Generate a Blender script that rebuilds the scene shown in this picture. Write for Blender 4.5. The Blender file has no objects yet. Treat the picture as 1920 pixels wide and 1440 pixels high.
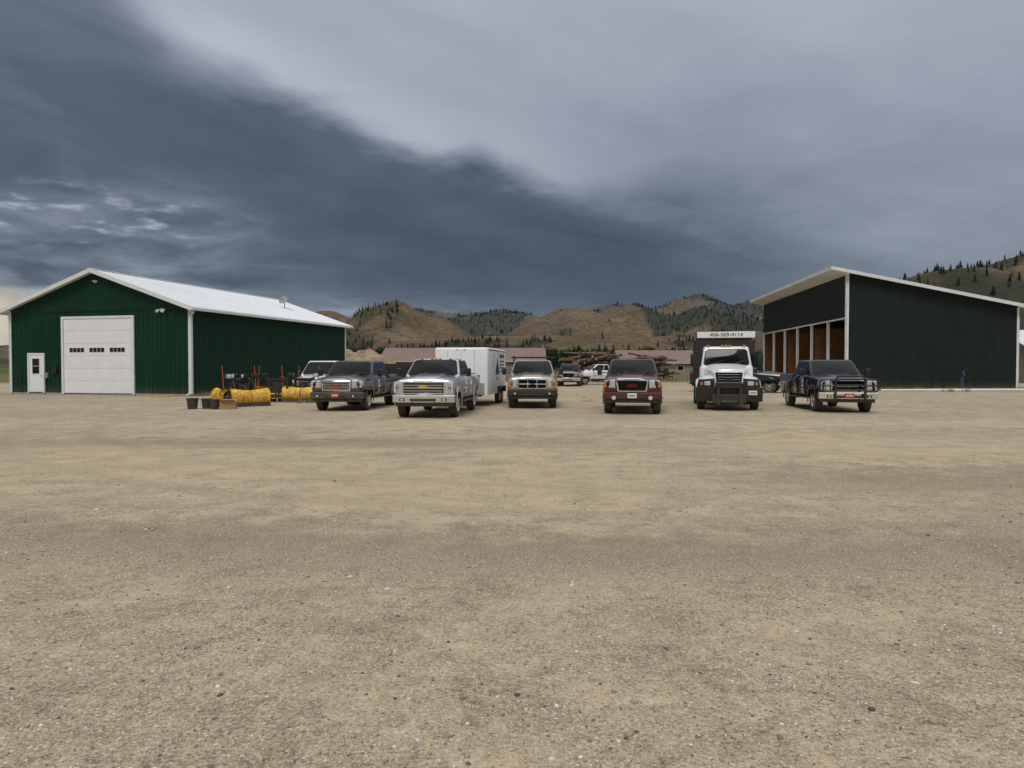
import bpy, bmesh, math, random
import numpy as np
from mathutils import Vector, Matrix, noise
random.seed(11); np.random.seed(5)
scene = bpy.context.scene
COL = scene.collection
R = math.radians

# ------------------------------------------------------------ materials
class NT:
    def __init__(s, nt): s.nt = nt; s.N = nt.nodes; s.L = nt.links
    def put(s, sock, v):
        if isinstance(v, bpy.types.NodeSocket): s.L.new(v, sock)
        elif v is not None: sock.default_value = v
    def m(s, op, a, b=None, c=None, clamp=False):
        n = s.N.new('ShaderNodeMath'); n.operation = op; n.use_clamp = clamp
        s.put(n.inputs[0], a)
        if b is not None: s.put(n.inputs[1], b)
        if c is not None: s.put(n.inputs[2], c)
        return n.outputs[0]
    def mr(s, v, a, b, c=0.0, d=1.0, smooth=True):
        n = s.N.new('ShaderNodeMapRange'); n.interpolation_type = 'SMOOTHSTEP' if smooth else 'LINEAR'
        s.put(n.inputs['Value'], v)
        for k, x in zip(('From Min', 'From Max', 'To Min', 'To Max'), (a, b, c, d)): s.put(n.inputs[k], x)
        return n.outputs['Result']
    def noise(s, vec, scale, detail=4, rough=0.55, dist=0.0, out='Fac'):
        n = s.N.new('ShaderNodeTexNoise'); s.put(n.inputs['Vector'], vec)
        n.inputs['Scale'].default_value = scale; n.inputs['Detail'].default_value = detail
        n.inputs['Roughness'].default_value = rough; n.inputs['Distortion'].default_value = dist
        return n.outputs[out]
    def vor(s, vec, scale, out='Distance'):
        n = s.N.new('ShaderNodeTexVoronoi'); s.put(n.inputs['Vector'], vec); n.inputs['Scale'].default_value = scale
        return n.outputs[out]
    def ramp(s, v, stops, interp='LINEAR'):
        n = s.N.new('ShaderNodeValToRGB'); n.color_ramp.interpolation = interp
        e = n.color_ramp.elements
        while len(e) < len(stops): e.new(0.5)
        for k, (p, c) in zip(e, stops): k.position = p; k.color = (c[0], c[1], c[2], 1)
        s.put(n.inputs[0], v); return n.outputs[0]
    def mix(s, f, a, b, mode='MIX'):
        n = s.N.new('ShaderNodeMix'); n.data_type = 'RGBA'; n.blend_type = mode
        s.put(n.inputs[0], f)
        for sock, v in ((n.inputs[6], a), (n.inputs[7], b)):
            if isinstance(v, tuple): v = (v[0], v[1], v[2], 1)
            s.put(sock, v)
        return n.outputs[2]
    def vec(s, x, y, z):
        n = s.N.new('ShaderNodeCombineXYZ')
        for i, v in enumerate((x, y, z)): s.put(n.inputs[i], v)
        return n.outputs[0]
    def sep(s, v):
        n = s.N.new('ShaderNodeSeparateXYZ'); s.L.new(v, n.inputs[0]); return n.outputs
    def scl(s, v, sc):
        n = s.N.new('ShaderNodeVectorMath'); n.operation = 'MULTIPLY'; s.L.new(v, n.inputs[0]); n.inputs[1].default_value = sc
        return n.outputs[0]
    def bump(s, h, strength, dist, normal=None):
        n = s.N.new('ShaderNodeBump'); n.inputs['Strength'].default_value = strength; n.inputs['Distance'].default_value = dist
        s.L.new(h, n.inputs['Height'])
        if normal is not None: s.L.new(normal, n.inputs['Normal'])
        return n.outputs[0]

def newmat(name):
    m = bpy.data.materials.new(name); m.use_nodes = True
    t = NT(m.node_tree); b = m.node_tree.nodes['Principled BSDF']
    return m, t, b

def simple(name, c, rough=0.5, metal=0.0, var=0.15, scale=3.0, coat=0.0, dust=0.0, bump=0.0, emis=None, spec=None):
    m, t, b = newmat(name)
    geo = t.N.new('ShaderNodeNewGeometry'); pos = geo.outputs['Position']
    n = t.noise(pos, scale, 3, 0.6)
    lo = tuple(x * (1 - var) for x in c); hi = tuple(min(1, x * (1 + var)) for x in c)
    col = t.mix(t.mr(n, 0.3, 0.7), lo, hi)
    rg = t.mr(n, 0.3, 0.7, max(0.02, rough - 0.05), min(1, rough + 0.07), False)
    if dust > 0:
        z = t.sep(pos)[2]
        d = t.mr(z, 0.2, 1.2, dust, dust * 0.06)
        d = t.m('MULTIPLY', d, t.mr(t.noise(pos, 5, 3, 0.65), 0.25, 0.75, 0.5, 1.3), clamp=True)
        col = t.mix(d, col, (0.30, 0.25, 0.18))
        rg = t.m('ADD', rg, t.m('MULTIPLY', d, 0.6), clamp=True)
    t.put(b.inputs['Base Color'], col); t.put(b.inputs['Roughness'], rg)
    b.inputs['Metallic'].default_value = metal
    b.inputs['Coat Weight'].default_value = coat; b.inputs['Coat Roughness'].default_value = 0.04
    if spec is not None: b.inputs['Specular IOR Level'].default_value = spec
    if bump > 0: t.put(b.inputs['Normal'], t.bump(t.noise(pos, scale * 8, 3), bump, 0.02))
    return m

chrome = simple('chrome', (0.85, 0.85, 0.86), 0.10, 1.0, 0.06, dust=0.10)
black = simple('black_plastic', (0.014, 0.014, 0.015), 0.45, 0, 0.2, dust=0.15)
dark = simple('dark_cavity', (0.006, 0.006, 0.007), 0.9, 0, 0.1, spec=.1)
rubber = simple('tyre_rubber', (0.020, 0.019, 0.018), 0.85, 0, 0.2, 14, dust=0.25, bump=0.5)
rimal = simple('alloy', (0.65, 0.65, 0.66), 0.25, 0.8, 0.1, dust=0.15)
glass = simple('window_glass', (0.005, 0.006, 0.007), 0.03, 0, 0.2, 1.0, spec=0.28)
lens_m = simple('headlight_lens', (0.68, 0.70, 0.73), 0.08, 0.3, 0.12, 20, coat=1.0)
amber = simple('amber_lens', (0.75, 0.22, 0.02), 0.2, 0, 0.1, coat=0.8)
redm = simple('red_plate', (0.55, 0.03, 0.025), 0.4, 0, 0.1)
redlet = simple('red_emblem', (0.42, 0.02, 0.02), 0.3, 0, 0.05)
gold = simple('gold_emblem', (0.75, 0.5, 0.12), 0.3, 0.6, 0.05)
bluem = simple('blue_emblem', (0.02, 0.06, 0.3), 0.3, 0, 0.05)
whitep = simple('white_paint', (0.82, 0.83, 0.83), 0.3, 0, 0.04, 1.5, coat=0.5, dust=0.12)
doorw = simple('white_door_paint', (0.82, 0.83, 0.84), 0.4, 0, 0.03, 1.5)
whitel = simple('white_lettering', (0.8, 0.8, 0.8), 0.5, 0, 0.03)
blackl = simple('black_lettering', (0.02, 0.02, 0.022), 0.5, 0, 0.03)
yellowp = simple('plow_yellow_paint', (0.80, 0.42, 0.012), 0.42, 0, 0.38, 6, dust=0.22)
orangep = simple('orange_marker', (0.65, 0.12, 0.02), 0.5)
steel = simple('dark_steel', (0.03, 0.03, 0.032), 0.5, 0.3, 0.3, 6, dust=0.15)
cardb = simple('cardboard', (0.36, 0.23, 0.12), 0.9, 0, 0.12)
trimw = simple('white_trim', (0.74, 0.75, 0.76), 0.45, 0, 0.05, 1.2)
concrete = simple('concrete', (0.32, 0.31, 0.29), 0.9, 0, 0.15)
bluep = simple('blue_hydrant_paint', (0.03, 0.06, 0.11), 0.5)

def ribbed_paint(name, c, rough, streak=0.15, spec=.5):
    m, t, b = newmat(name)
    pos = t.N.new('ShaderNodeNewGeometry').outputs['Position']
    n1 = t.noise(t.scl(pos, (3.0, 3.0, 0.25)), 1.0, 3, 0.6)
    n2 = t.noise(pos, 0.5, 2)
    f = t.m('ADD', t.m('MULTIPLY', n1, 0.6), t.m('MULTIPLY', n2, 0.4))
    col = t.mix(t.mr(f, 0.35, 0.65), tuple(x * (1 - streak) for x in c), tuple(min(1, x * (1 + streak)) for x in c))
    z = t.sep(pos)[2]
    d = t.m('MULTIPLY', t.mr(z, 0.0, 0.7, 0.25, 0.0), t.mr(n1, 0.3, 0.7, 0.3, 1.0))
    col = t.mix(d, col, (0.25, 0.2, 0.14))
    t.put(b.inputs['Base Color'], col); b.inputs['Roughness'].default_value = rough; b.inputs['Specular IOR Level'].default_value = spec
    return m
greenm = ribbed_paint('green_ribbed_metal', (0.0028, 0.033, 0.018), 0.5, .15, .22)
greendk = ribbed_paint('dark_green_ribbed_metal', (0.012, 0.019, 0.017), 0.5, 0.15, .25)
roofw = ribbed_paint('white_roof_metal', (0.74, 0.76, 0.78), 0.35, 0.05)
brownroof = ribbed_paint('brown_roof_metal', (0.22, 0.135, 0.11), 0.5, 0.12)
tanwall = ribbed_paint('tan_wall', (0.28, 0.24, 0.2), 0.7, 0.12)

def osb():
    m, t, b = newmat('strand_board')
    pos = t.N.new('ShaderNodeNewGeometry').outputs['Position']
    v = t.vor(t.scl(pos, (9, 9, 14)), 1.5, 'Color')
    col = t.mix(t.sep(v)[0], (0.15, 0.06, 0.022), (0.28, 0.125, 0.042))
    t.put(b.inputs['Base Color'], col); b.inputs['Roughness'].default_value = 0.8
    return m
osbm = osb()

def paint(name, c, metal=0.5, dust=0.2, rough=0.28):
    return simple(name, c, rough, metal, 0.05, 1.5, coat=0.9, dust=dust)

# ------------------------------------------------------------ mesh builder
class B:
    def __init__(s): s.v = []; s.f = []; s.fm = []; s.mats = []
    def mi(s, m):
        if m not in s.mats: s.mats.append(m)
        return s.mats.index(m)
    def add(s, vs, fs, mat, M=None):
        o = len(s.v); k = s.mi(mat)
        for p in vs:
            p = Vector(p); s.v.append(tuple(M @ p) if M else tuple(p))
        for f in fs: s.f.append([i + o for i in f]); s.fm.append(k)
        return s
    def hexa(s, pts, mat, bevel=0.0, seg=2, M=None):
        fs = [(0, 3, 2, 1), (4, 5, 6, 7), (0, 1, 5, 4), (1, 2, 6, 5), (2, 3, 7, 6), (3, 0, 4, 7)]
        if bevel <= 0: return s.add(pts, fs, mat, M)
        bm = bmesh.new(); vv = [bm.verts.new(p) for p in pts]
        for f in fs: bm.faces.new([vv[i] for i in f])
        bmesh.ops.bevel(bm, geom=bm.edges[:], offset=bevel, segments=seg, affect='EDGES', profile=0.5)
        bm.verts.index_update()
        s.add([v.co.copy() for v in bm.verts], [[v.index for v in f.verts] for f in bm.faces], mat, M); bm.free()
        return s
    def box(s, a, b, mat, bevel=0.0, seg=2, M=None):
        x0, y0, z0 = [min(a[i], b[i]) for i in range(3)]; x1, y1, z1 = [max(a[i], b[i]) for i in range(3)]
        return s.hexa([(x0, y0, z0), (x1, y0, z0), (x1, y1, z0), (x0, y1, z0), (x0, y0, z1), (x1, y0, z1), (x1, y1, z1), (x0, y1, z1)], mat, bevel, seg, M)
    def cyl(s, p0, p1, r0, r1=None, mat=None, n=14, caps=True):
        if r1 is None: r1 = r0
        p0 = Vector(p0); p1 = Vector(p1); d = (p1 - p0).normalized()
        a = Vector((0, 0, 1)) if abs(d.z) < 0.9 else Vector((1, 0, 0))
        u = d.cross(a).normalized(); w = d.cross(u)
        vs = []
        for p, r in ((p0, r0), (p1, r1)):
            for i in range(n):
                t = 2 * math.pi * i / n; vs.append(p + u * (r * math.cos(t)) + w * (r * math.sin(t)))
        fs = [(i, i + n, (i + 1) % n + n, (i + 1) % n) for i in range(n)]
        if caps: fs += [tuple(range(n)), tuple(range(2 * n - 1, n - 1, -1))]
        return s.add(vs, fs, mat)
    def tube(s, pts, r, mat, n=8):
        for a, b in zip(pts[:-1], pts[1:]): s.cyl(a, b, r, r, mat, n)
        return s
    def lathe(s, prof, c, mat, n=28, flip=1):
        vs = []; fs = []
        for r, x in prof:
            for i in range(n):
                t = 2 * math.pi * i / n; vs.append((c[0] + flip * x, c[1] + r * math.cos(t), c[2] + r * math.sin(t)))
        for j in range(len(prof) - 1):
            for i in range(n):
                q = [j * n + i, j * n + (i + 1) % n, (j + 1) * n + (i + 1) % n, (j + 1) * n + i]
                fs.append(q if flip > 0 else q[::-1])
        return s.add(vs, fs, mat)
    def grid(s, rows, mat, M=None):
        n = len(rows[0]); vs = [p for r in rows for p in r]
        fs = [(j * n + i, j * n + i + 1, (j + 1) * n + i + 1, (j + 1) * n + i) for j in range(len(rows) - 1) for i in range(n - 1)]
        return s.add(vs, fs, mat, M)
    def loft(s, rings, mat, M=None):
        n = len(rings[0]); vs = [p for r in rings for p in r]
        fs = [(j * n + i, j * n + (i + 1) % n, (j + 1) * n + (i + 1) % n, (j + 1) * n + i) for j in range(len(rings) - 1) for i in range(n)]
        fs += [tuple(range(n - 1, -1, -1)), tuple(range((len(rings) - 1) * n, len(rings) * n))]
        return s.add(vs, fs, mat, M)
    def mesh(s, name, smooth=35):
        me = bpy.data.meshes.new(name); me.from_pydata(s.v, [], s.f)
        for m in s.mats: me.materials.append(m)
        me.polygons.foreach_set('material_index', s.fm)
        bm = bmesh.new(); bm.from_mesh(me)
        bmesh.ops.recalc_face_normals(bm, faces=bm.faces[:]); bm.to_mesh(me); bm.free()
        if smooth:
            me.polygons.foreach_set('use_smooth', [True] * len(me.polygons)); me.set_sharp_from_angle(angle=R(smooth))
        me.update(); return me
    def obj(s, name, parent=None, smooth=35, label=None):
        o = bpy.data.objects.new(name, s.mesh(name, smooth)); COL.objects.link(o)
        if parent: o.parent = parent
        if label: o['label'] = label
        return o

def top(o, label, cat, group=None, kind=None):
    o['label'] = label; o['category'] = cat
    if group: o['group'] = group
    if kind: o['kind'] = kind
    return o
def root(name, loc, rot, label, cat, group=None):
    o = bpy.data.objects.new(name, None); o.empty_display_size = 0.3
    COL.objects.link(o); o.location = loc; o.rotation_euler = (0, 0, R(rot))
    return top(o, label, cat, group)

def textdata(txt, size, extrude=0.004):
    cu = bpy.data.curves.new('lettering', 'FONT'); cu.body = txt; cu.size = size; cu.extrude = extrude
    cu.align_x = 'CENTER'; cu.align_y = 'CENTER'
    o = bpy.data.objects.new('lettering', cu); COL.objects.link(o)
    dg = bpy.context.evaluated_depsgraph_get(); dg.update()
    me = bpy.data.meshes.new_from_object(o.evaluated_get(dg))
    vs = [v.co.copy() for v in me.vertices]; fs = [list(p.vertices) for p in me.polygons]
    bpy.data.objects.remove(o); bpy.data.curves.remove(cu); bpy.data.meshes.remove(me)
    return vs, fs
def text(b, txt, size, mat, pos, face='front', stretch=1.0):
    vs, fs = textdata(txt, size)
    if face == 'front': M = Matrix.Translation(pos) @ Matrix.Rotation(R(90), 4, 'X')
    elif face == 'right': M = Matrix.Translation(pos) @ Matrix.Rotation(R(90), 4, 'Z') @ Matrix.Rotation(R(90), 4, 'X')
    else: M = Matrix.Translation(pos) @ Matrix.Rotation(R(-90), 4, 'Z') @ Matrix.Rotation(R(90), 4, 'X')
    M = M @ Matrix.Diagonal((stretch, 1, 1, 1))
    b.add(vs, fs, mat, M)

def lerp(a, b, t): return a + (b - a) * t
def panel(b, c4, u0, u1, v0, v1, off, mat, ctr):
    bl, br, tr, tl = [Vector(p) for p in c4]
    nrm = (br - bl).cross(tl - bl).normalized()
    if nrm.dot((bl + tr) / 2 - Vector(ctr)) < 0: nrm = -nrm
    def P(u, v): return lerp(lerp(bl, br, u), lerp(tl, tr, u), v) + nrm * off
    du = 0.05; dv = 0.10
    uv = [(u0 + du, v0), (u1 - du, v0), (u1, v0 + dv), (u1, v1 - dv), (u1 - du, v1), (u0 + du, v1), (u0, v1 - dv), (u0, v0 + dv)]
    if u1 - u0 < 0.25: uv = [(u0 + .02, v0), (u1 - .02, v0), (u1, v0 + .06), (u1, v1 - .06), (u1 - .02, v1), (u0 + .02, v1), (u0, v1 - .06), (u0, v0 + .06)]
    b.add([P(u, v) for u, v in uv], [tuple(range(8))], mat)

def bowed(b, c4, u0, u1, v0, v1, off, bow, mat, ctr):
    bl, br, tr, tl = [Vector(p) for p in c4]
    nrm = (br - bl).cross(tl - bl).normalized()
    if nrm.dot((bl + tr) / 2 - Vector(ctr)) < 0: nrm = -nrm
    rows = []
    for j in range(5):
        v = lerp(v0, v1, j / 4); r = []
        for i in range(13):
            u = lerp(u0, u1, i / 12); k = 1 - (2 * i / 12 - 1) ** 2; kv = 1 - (2 * j / 4 - 1) ** 2
            r.append(lerp(lerp(bl, br, u), lerp(tl, tr, u), v) + nrm * (off + bow * k * (.35 + .65 * kv)))
        rows.append(r)
    b.grid(rows, mat)

def curved_bar(b, hw, yc, bow, z0, z1, th, mat, n=12, x0=None):
    x0 = -hw if x0 is None else x0
    rings = []
    for i in range(n + 1):
        x = lerp(x0, hw, i / n); y = yc - bow * (1 - abs(x / hw) ** 3)
        e = 0.03
        rings.append([(x, y, z0 + e), (x, y - 0.0, z1 - e), (x, y + e, z1), (x, y + th, z1), (x, y + th, z0), (x, y + e, z0)])
    b.loft(rings, mat)

# ------------------------------------------------------------ wheels
def wheel(parent, x, y, Rw, side, width=0.27, rimr=0.235, rmat=None, spokes=6, name='wheel'):
    rmat = rmat or rimal
    h = B(); h.cyl((x - side * 0.12, y, Rw), (x + side * (width * 0.5 - 0.02), y, Rw), 0.07, 0.06, steel, 12)
    w = h.obj(name, parent)
    hw = width / 2
    t = B()
    t.lathe([(rimr - 0.01, -hw + .03), (rimr + 0.02, -hw), (Rw - 0.06, -hw - .005), (Rw - 0.015, -hw + 0.03), (Rw, -hw + 0.06), (Rw, hw - 0.06), (Rw - 0.015, hw - 0.03), (Rw - 0.06, hw + .005), (rimr + 0.02, hw), (rimr - 0.01, hw - .03)], (x, y, Rw), rubber, 36, side)
    for i in range(36):
        a = 2 * math.pi * i / 36
        for k in (-1, 1):
            M = Matrix.Translation((x, y, Rw)) @ Matrix.Rotation(a + k * 0.04, 4, 'X')
            t.box((k * hw * 0.25, -0.025, Rw - 0.02), (k * hw * 0.88, 0.022, Rw + 0.002), rubber, 0, 1, M)
    t.obj('tyre', w)
    r = B()
    r.lathe([(rimr, -hw + .03), (rimr * .9, -hw + .05), (rimr * .86, hw - .08), (rimr * .93, hw - .02), (rimr, hw - .006), (rimr + .012, hw - .012)], (x, y, Rw), rmat, 28, side)
    r.cyl((x + side * (hw - .13), y, Rw), (x + side * (hw - .12), y, Rw), rimr * .88, rimr * .88, dark, 24)
    r.cyl((x + side * (hw - .12), y, Rw), (x + side * (hw - .01), y, Rw), 0.075, 0.06, rmat, 14)
    for i in range(spokes):
        a = 2 * math.pi * i / spokes
        M = Matrix.Translation((x, y, Rw)) @ Matrix.Rotation(a, 4, 'X')
        r.hexa([(side * (hw - .09), -.042, .05), (side * (hw - .03), -.042, .05), (side * (hw - .03), .042, .05), (side * (hw - .09), .042, .05),
                (side * (hw - .07), -.03, rimr * .92), (side * (hw - .025), -.03, rimr * .92), (side * (hw - .025), .03, rimr * .92), (side * (hw - .07), .03, rimr * .92)], rmat, 0, 1, M)
    r.obj('rim', w)
    return w

# ------------------------------------------------------------ pickup
def section(hw, zb, zt, cr, y):
    h = [(0, zb), (hw - .12, zb), (hw - .03, zb + .07), (hw, zb + .28), (hw - .006, zt - .24), (hw - .045, zt - .08), (hw - .10, zt - .02), (hw - .19, zt), (hw * .55, zt + cr * .75), (hw * .3, zt + cr), (0, zt + cr)]
    return [(x, y, z) for x, z in h] + [(-x, y, z) for x, z in h[-2:0:-1]]

def boolean(o, cut):
    md = o.modifiers.new('b', 'BOOLEAN'); md.operation = 'DIFFERENCE'; md.object = cut; md.solver = 'EXACT'
    dg = bpy.context.evaluated_depsgraph_get(); dg.update()
    me = bpy.data.meshes.new_from_object(o.evaluated_get(dg)); o.modifiers.clear()
    o.data = me; bpy.data.objects.remove(cut)

def vehicle_body(rt, sts, axles, Rw, mat, bed=None, welld=0.1, low=None, lowz=0):
    b = B(); b.loft([section(*q) for q in sts], mat); b.mi(dark)
    if low: b.mi(low)
    o = b.obj('body', rt)
    c = B()
    hwmax = max(s[0] for s in sts)
    for y in axles:
        for sd in (-1, 1): c.cyl((sd * (hwmax - .36), y, Rw + .02), (sd * (hwmax + .3), y, Rw + .02), Rw + welld, Rw + welld, dark, 28)
    if bed: c.box(bed[0], bed[1], dark)
    co = c.obj('cutter'); boolean(o, co)
    me = o.data; di = list(me.materials).index(dark) if dark in list(me.materials) else 0
    li = list(me.materials).index(low) if low else 0
    for p in me.polygons:
        ce = p.center
        for y in axles:
            d = math.hypot(ce.y - y, ce.z - Rw - .02)
            if d < Rw + welld + .01 and abs(ce.x) < hwmax - .02: p.material_index = di
        if bed and bed[0][0] - .01 < ce.x < bed[1][0] + .01 and bed[0][1] - .01 < ce.y < bed[1][1] + .01 and ce.z > .9 and not (abs(p.normal.z) > .9 and ce.z > bed[1][2] - .02): p.material_index = di
        if low and ce.z < lowz and p.material_index != di: p.material_index = li
    me.polygons.foreach_set('use_smooth', [True] * len(me.polygons)); me.set_sharp_from_angle(angle=R(32))
    for y in axles:
        for sd in (-1, 1):
            a = B(); pts = []
            for i in range(15):
                t = math.pi * (-.06 + 1.12 * i / 14); pts.append((sd * (hwmax - .002), y + (Rw + welld + .012) * math.cos(t), Rw + .02 + (Rw + welld + .012) * math.sin(t)))
            a.tube(pts, .022, mat if not low else low, 6); a.obj('wheel_arch', rt)
    return o

def pickup(name, loc, rot, label, mat, style, group='trucks parked in a row on the gravel yard', crew=True, dz=0.0, Rw=0.41, L=None, dually=False,
           hw=1.0, plate=None, low=None, amb=False, rack=False, guard=False, bumpmat=None, rmat=None, decal=False, towmir=True, cat='pickup truck', hi=0.0):
    rt = root(name, loc, rot, label, cat, group)
    ce = 3.0 if crew else 2.45
    wb = 3.85 if crew else 3.65
    end = wb + 1.2
    zb = .50 + dz; zf = 1.20 + dz + hi; zh = 1.30 + dz + hi; zbelt = 1.31 + dz + hi; zbed = 1.36 + dz + hi; roof = 1.88 + dz + hi * .6
    bm = bumpmat or chrome
    sts = [(hw - .10, zb + .12, zf - .07, .015, -.88), (hw - .045, zb + .08, zf - .02, .03, -.84), (hw - .01, zb + .04, zf + .01, .05, -.62), (hw, zb, zf + .05, .06, -.1), (hw + .005, zb, zh, .06, .55),
           (hw + .005, zb, zbelt, .0, .62), (hw + .005, zb, zbelt, 0, ce), (hw + .005, zb, zbelt - .3, 0, ce + .015), (hw + .005, zb, zbelt - .3, 0, ce + .05), (hw + .01, zb, zbed, 0, ce + .06), (hw + .01, zb, zbed, 0, end - .03), (hw - .03, zb + .02, zbed - .02, 0, end)]
    vehicle_body(rt, sts, (0, wb), Rw, mat, ((-hw + .12, ce + .14, .95 + dz), (hw - .12, end - .1, zbed + .2)), .10, low, zb + .26)
    bw = hw - .05; tw = hw - .23; yb0 = .52; yb1 = ce; yt0 = 1.22; yt1 = ce - .12
    C = [(-bw, yb0, zbelt - .03), (bw, yb0, zbelt - .03), (bw, yb1, zbelt - .03), (-bw, yb1, zbelt - .03), (-tw, yt0, roof), (tw, yt0, roof), (tw, yt1, roof), (-tw, yt1, roof)]
    b = B(); b.hexa(C, mat, .055, 3); b.box((-tw + .1, yt0 + .12, roof - .01), (tw - .1, yt1 - .1, roof + .022), mat, .015); b.obj('cab', rt)
    ctr = (0, (yb0 + yb1) / 2, zbelt + .2)
    def win(nm, q, u0, u1, v0, v1):
        w = B(); panel(w, q, u0 - .015, u1 + .015, v0 - .03, v1 + .03, .003, black, ctr); panel(w, q, u0, u1, v0, v1, .007, glass, ctr); return w.obj(nm, rt, 0)
    w = B(); q = (C[0], C[1], C[5], C[4]); panel(w, q, .03, .97, .06, .96, .003, black, ctr); bowed(w, q, .05, .95, .10, .92, .006, .06, glass, ctr); w.obj('windshield', rt, 60)
    win('rear_window', (C[3], C[2], C[6], C[7]), .15, .85, .25, .88)
    for sd, q in ((1, (C[1], C[2], C[6], C[5])), (-1, (C[0], C[3], C[7], C[4]))):
        if crew: win('window', q, .10, .50, .12, .90); win('window', q, .55, .93, .12, .90)
        else: win('window', q, .12, .62, .12, .90); win('window', q, .68, .93, .12, .90)
        drs = ((.66, 1.82), (1.84, ce - .03)) if crew else ((.66, 1.9), (1.92, ce - .03))
        for (y0, y1) in drs:
            d = B(); rows = []
            y1_ = min(y1, wb - Rw - .16)
            for yy in (y0, y0 + .02, y1_ - .02, y1_):
                o_ = .0 if yy in (y0, y1_) else .012
                rows.append([(sd * (hw + .005 + o_ - .035), yy, zb + .085), (sd * (hw + .005 + o_), yy, zb + .28), (sd * (hw - .001 + o_), yy, zbelt - .24), (sd * (hw - .04 + o_), yy, zbelt - .08), (sd * (hw - .09 + o_), yy, zbelt - .02)])
            d.grid(rows, mat)
            d.box((sd * (hw + .012), y0 + .1, zb + .30), (sd * (hw + .03), y1_ - .1, zb + .345), black if style != 'silver' else chrome, .006, 1)
            dd = d.obj('door', rt)
            h = B(); h.box((sd * (hw + .01), y1_ - .28, zbelt - .20), (sd * (hw + .045), y1_ - .1, zbelt - .165), chrome if style in ('denali', 'silver', 'ford') else mat, .01, 1); h.obj('handle', dd)
        m = B(); mx = hw + (.12 if towmir else .08)
        m.box((sd * (hw - .08), .74, zbelt + .06), (sd * mx, .80, zbelt + .09), black, .01, 1); m.box((sd * (hw - .08), .74, zbelt + .16), (sd * mx, .80, zbelt + .19), black, .01, 1)
        m.box((sd * mx, .70, zbelt - .02), (sd * (mx + .17), .82, zbelt + (.26 if towmir else .18)), black, .035, 2)
        m.box((sd * (mx + .02), .815, zbelt + .02), (sd * (mx + .15), .826, zbelt + (.22 if towmir else .15)), glass)
        m.obj('mirror', rt)
        s = B(); s.box((sd * (hw - .12), .62, zb - .06), (sd * (hw + .10), ce - .1, zb - .02), black, .015, 1); s.box((sd * (hw - .5), .8, zb - .05), (sd * (hw - .1), .86, zb + .02), black); s.box((sd * (hw - .5), 2.2, zb - .05), (sd * (hw - .1), 2.26, zb + .02), black); s.obj('running_board', rt)
        tl = B(); tl.box((sd * (hw - .08), end - .02, zb + .4), (sd * (hw + .012), end + .02, zbed - .06), redlet, .01, 1); tl.obj('tail_light', rt)
    c = B(); c.box((-.45, -.8, zb - .12), (-.33, end, zb + .05), steel); c.box((.33, -.8, zb - .12), (.45, end, zb + .05), steel); c.box((-.75, -.08, Rw - .06), (.75, .08, Rw + .06), steel, .02); c.box((-.8, wb - .08, Rw - .06), (.8, wb + .08, Rw + .06), steel, .02)
    c.box((-.6, -.72, zb - .02), (.6, -.3, zb + .1), dark); c.cyl((0, wb, Rw), (0, wb, Rw + .001), .01, .01, steel, 4)
    c.obj('chassis', rt)
    rb = B(); rb.box((-hw + .05, end + .02, zb + .0), (hw - .05, end + .2, zb + .2), bm, .03, 2); rb.obj('rear_bumper', rt)
    tx = hw - .155
    for sd in (-1, 1):
        wheel(rt, sd * tx, 0, Rw, sd, rmat=rmat)
        if dually:
            wheel(rt, sd * (tx + .13), wb, Rw, sd, .22, rmat=rmat); wheel(rt, sd * (tx - .12), wb, Rw, sd, .22, rmat=rmat)
            f = B(); rings = []
            for i in range(13):
                t = math.pi * i / 12; ca, sa = math.cos(t), math.sin(t)
                r0 = Rw + .11; r1 = Rw + .20
                rings.append([(sd * (hw - .02), wb + r0 * ca, Rw + r0 * sa), (sd * (hw + .21), wb + r0 * ca, Rw + r0 * sa), (sd * (hw + .22), wb + (r0 + .05) * ca, Rw + (r0 + .05) * sa), (sd * (hw + .12), wb + r1 * ca, Rw + r1 * sa), (sd * (hw - .02), wb + (r1 + .03) * ca, Rw + (r1 + .03) * sa)])
            f.loft(rings, mat); f.obj('wide_rear_fender', rt)
        else: wheel(rt, sd * tx, wb, Rw, sd, rmat=rmat)
    hb = B(); hb.hexa([(-.42, -.78, zf), (.42, -.78, zf), (.5, .5, zh + .02), (-.5, .5, zh + .02), (-.34, -.7, zf + .07), (.34, -.7, zf + .07), (.4, .45, zh + .095), (-.4, .45, zh + .095)], mat, .02, 2); hb.obj('hood_bulge', rt)
    wp = B()
    for x0 in (-.62, .08): wp.cyl((x0, .50, zbelt + .01), (x0 + .5, .56, zbelt + .12), .011, .009, black, 6)
    wp.box((-.75, .44, zbelt - .015), (.75, .56, zbelt + .015), black, .01, 1)
    wp.obj('wiper', rt)
    if amb:
        for x in (-.5, -.14, 0, .14, .5):
            a = B(); a.box((x - .05, yt0 - .02, roof - .01), (x + .05, yt0 + .08, roof + .035), amber, .012, 2); a.obj('clearance_light', rt)
    fy = -.88
    z0 = zb - .03; z1 = zb + .21
    u = B(); curved_bar(u, hw - .0, fy - .02, .13, z0, z1, .16, bm)
    for sd in (-1, 1): u.box((sd * (hw - .06), fy - .0, z0 + .02), (sd * (hw + .0), fy + .32, z1 - .01), bm, .02, 2)
    if style != 'ford': u.box((-.42, fy - .162, z0 + .045), (.42, fy - .13, z0 + .13), black, .008, 1)
    curved_bar(u, hw - .08, fy + .02, .10, z0 - .12, z0 + .01, .1, black)
    fb = u.obj('front_bumper', rt)
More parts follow.
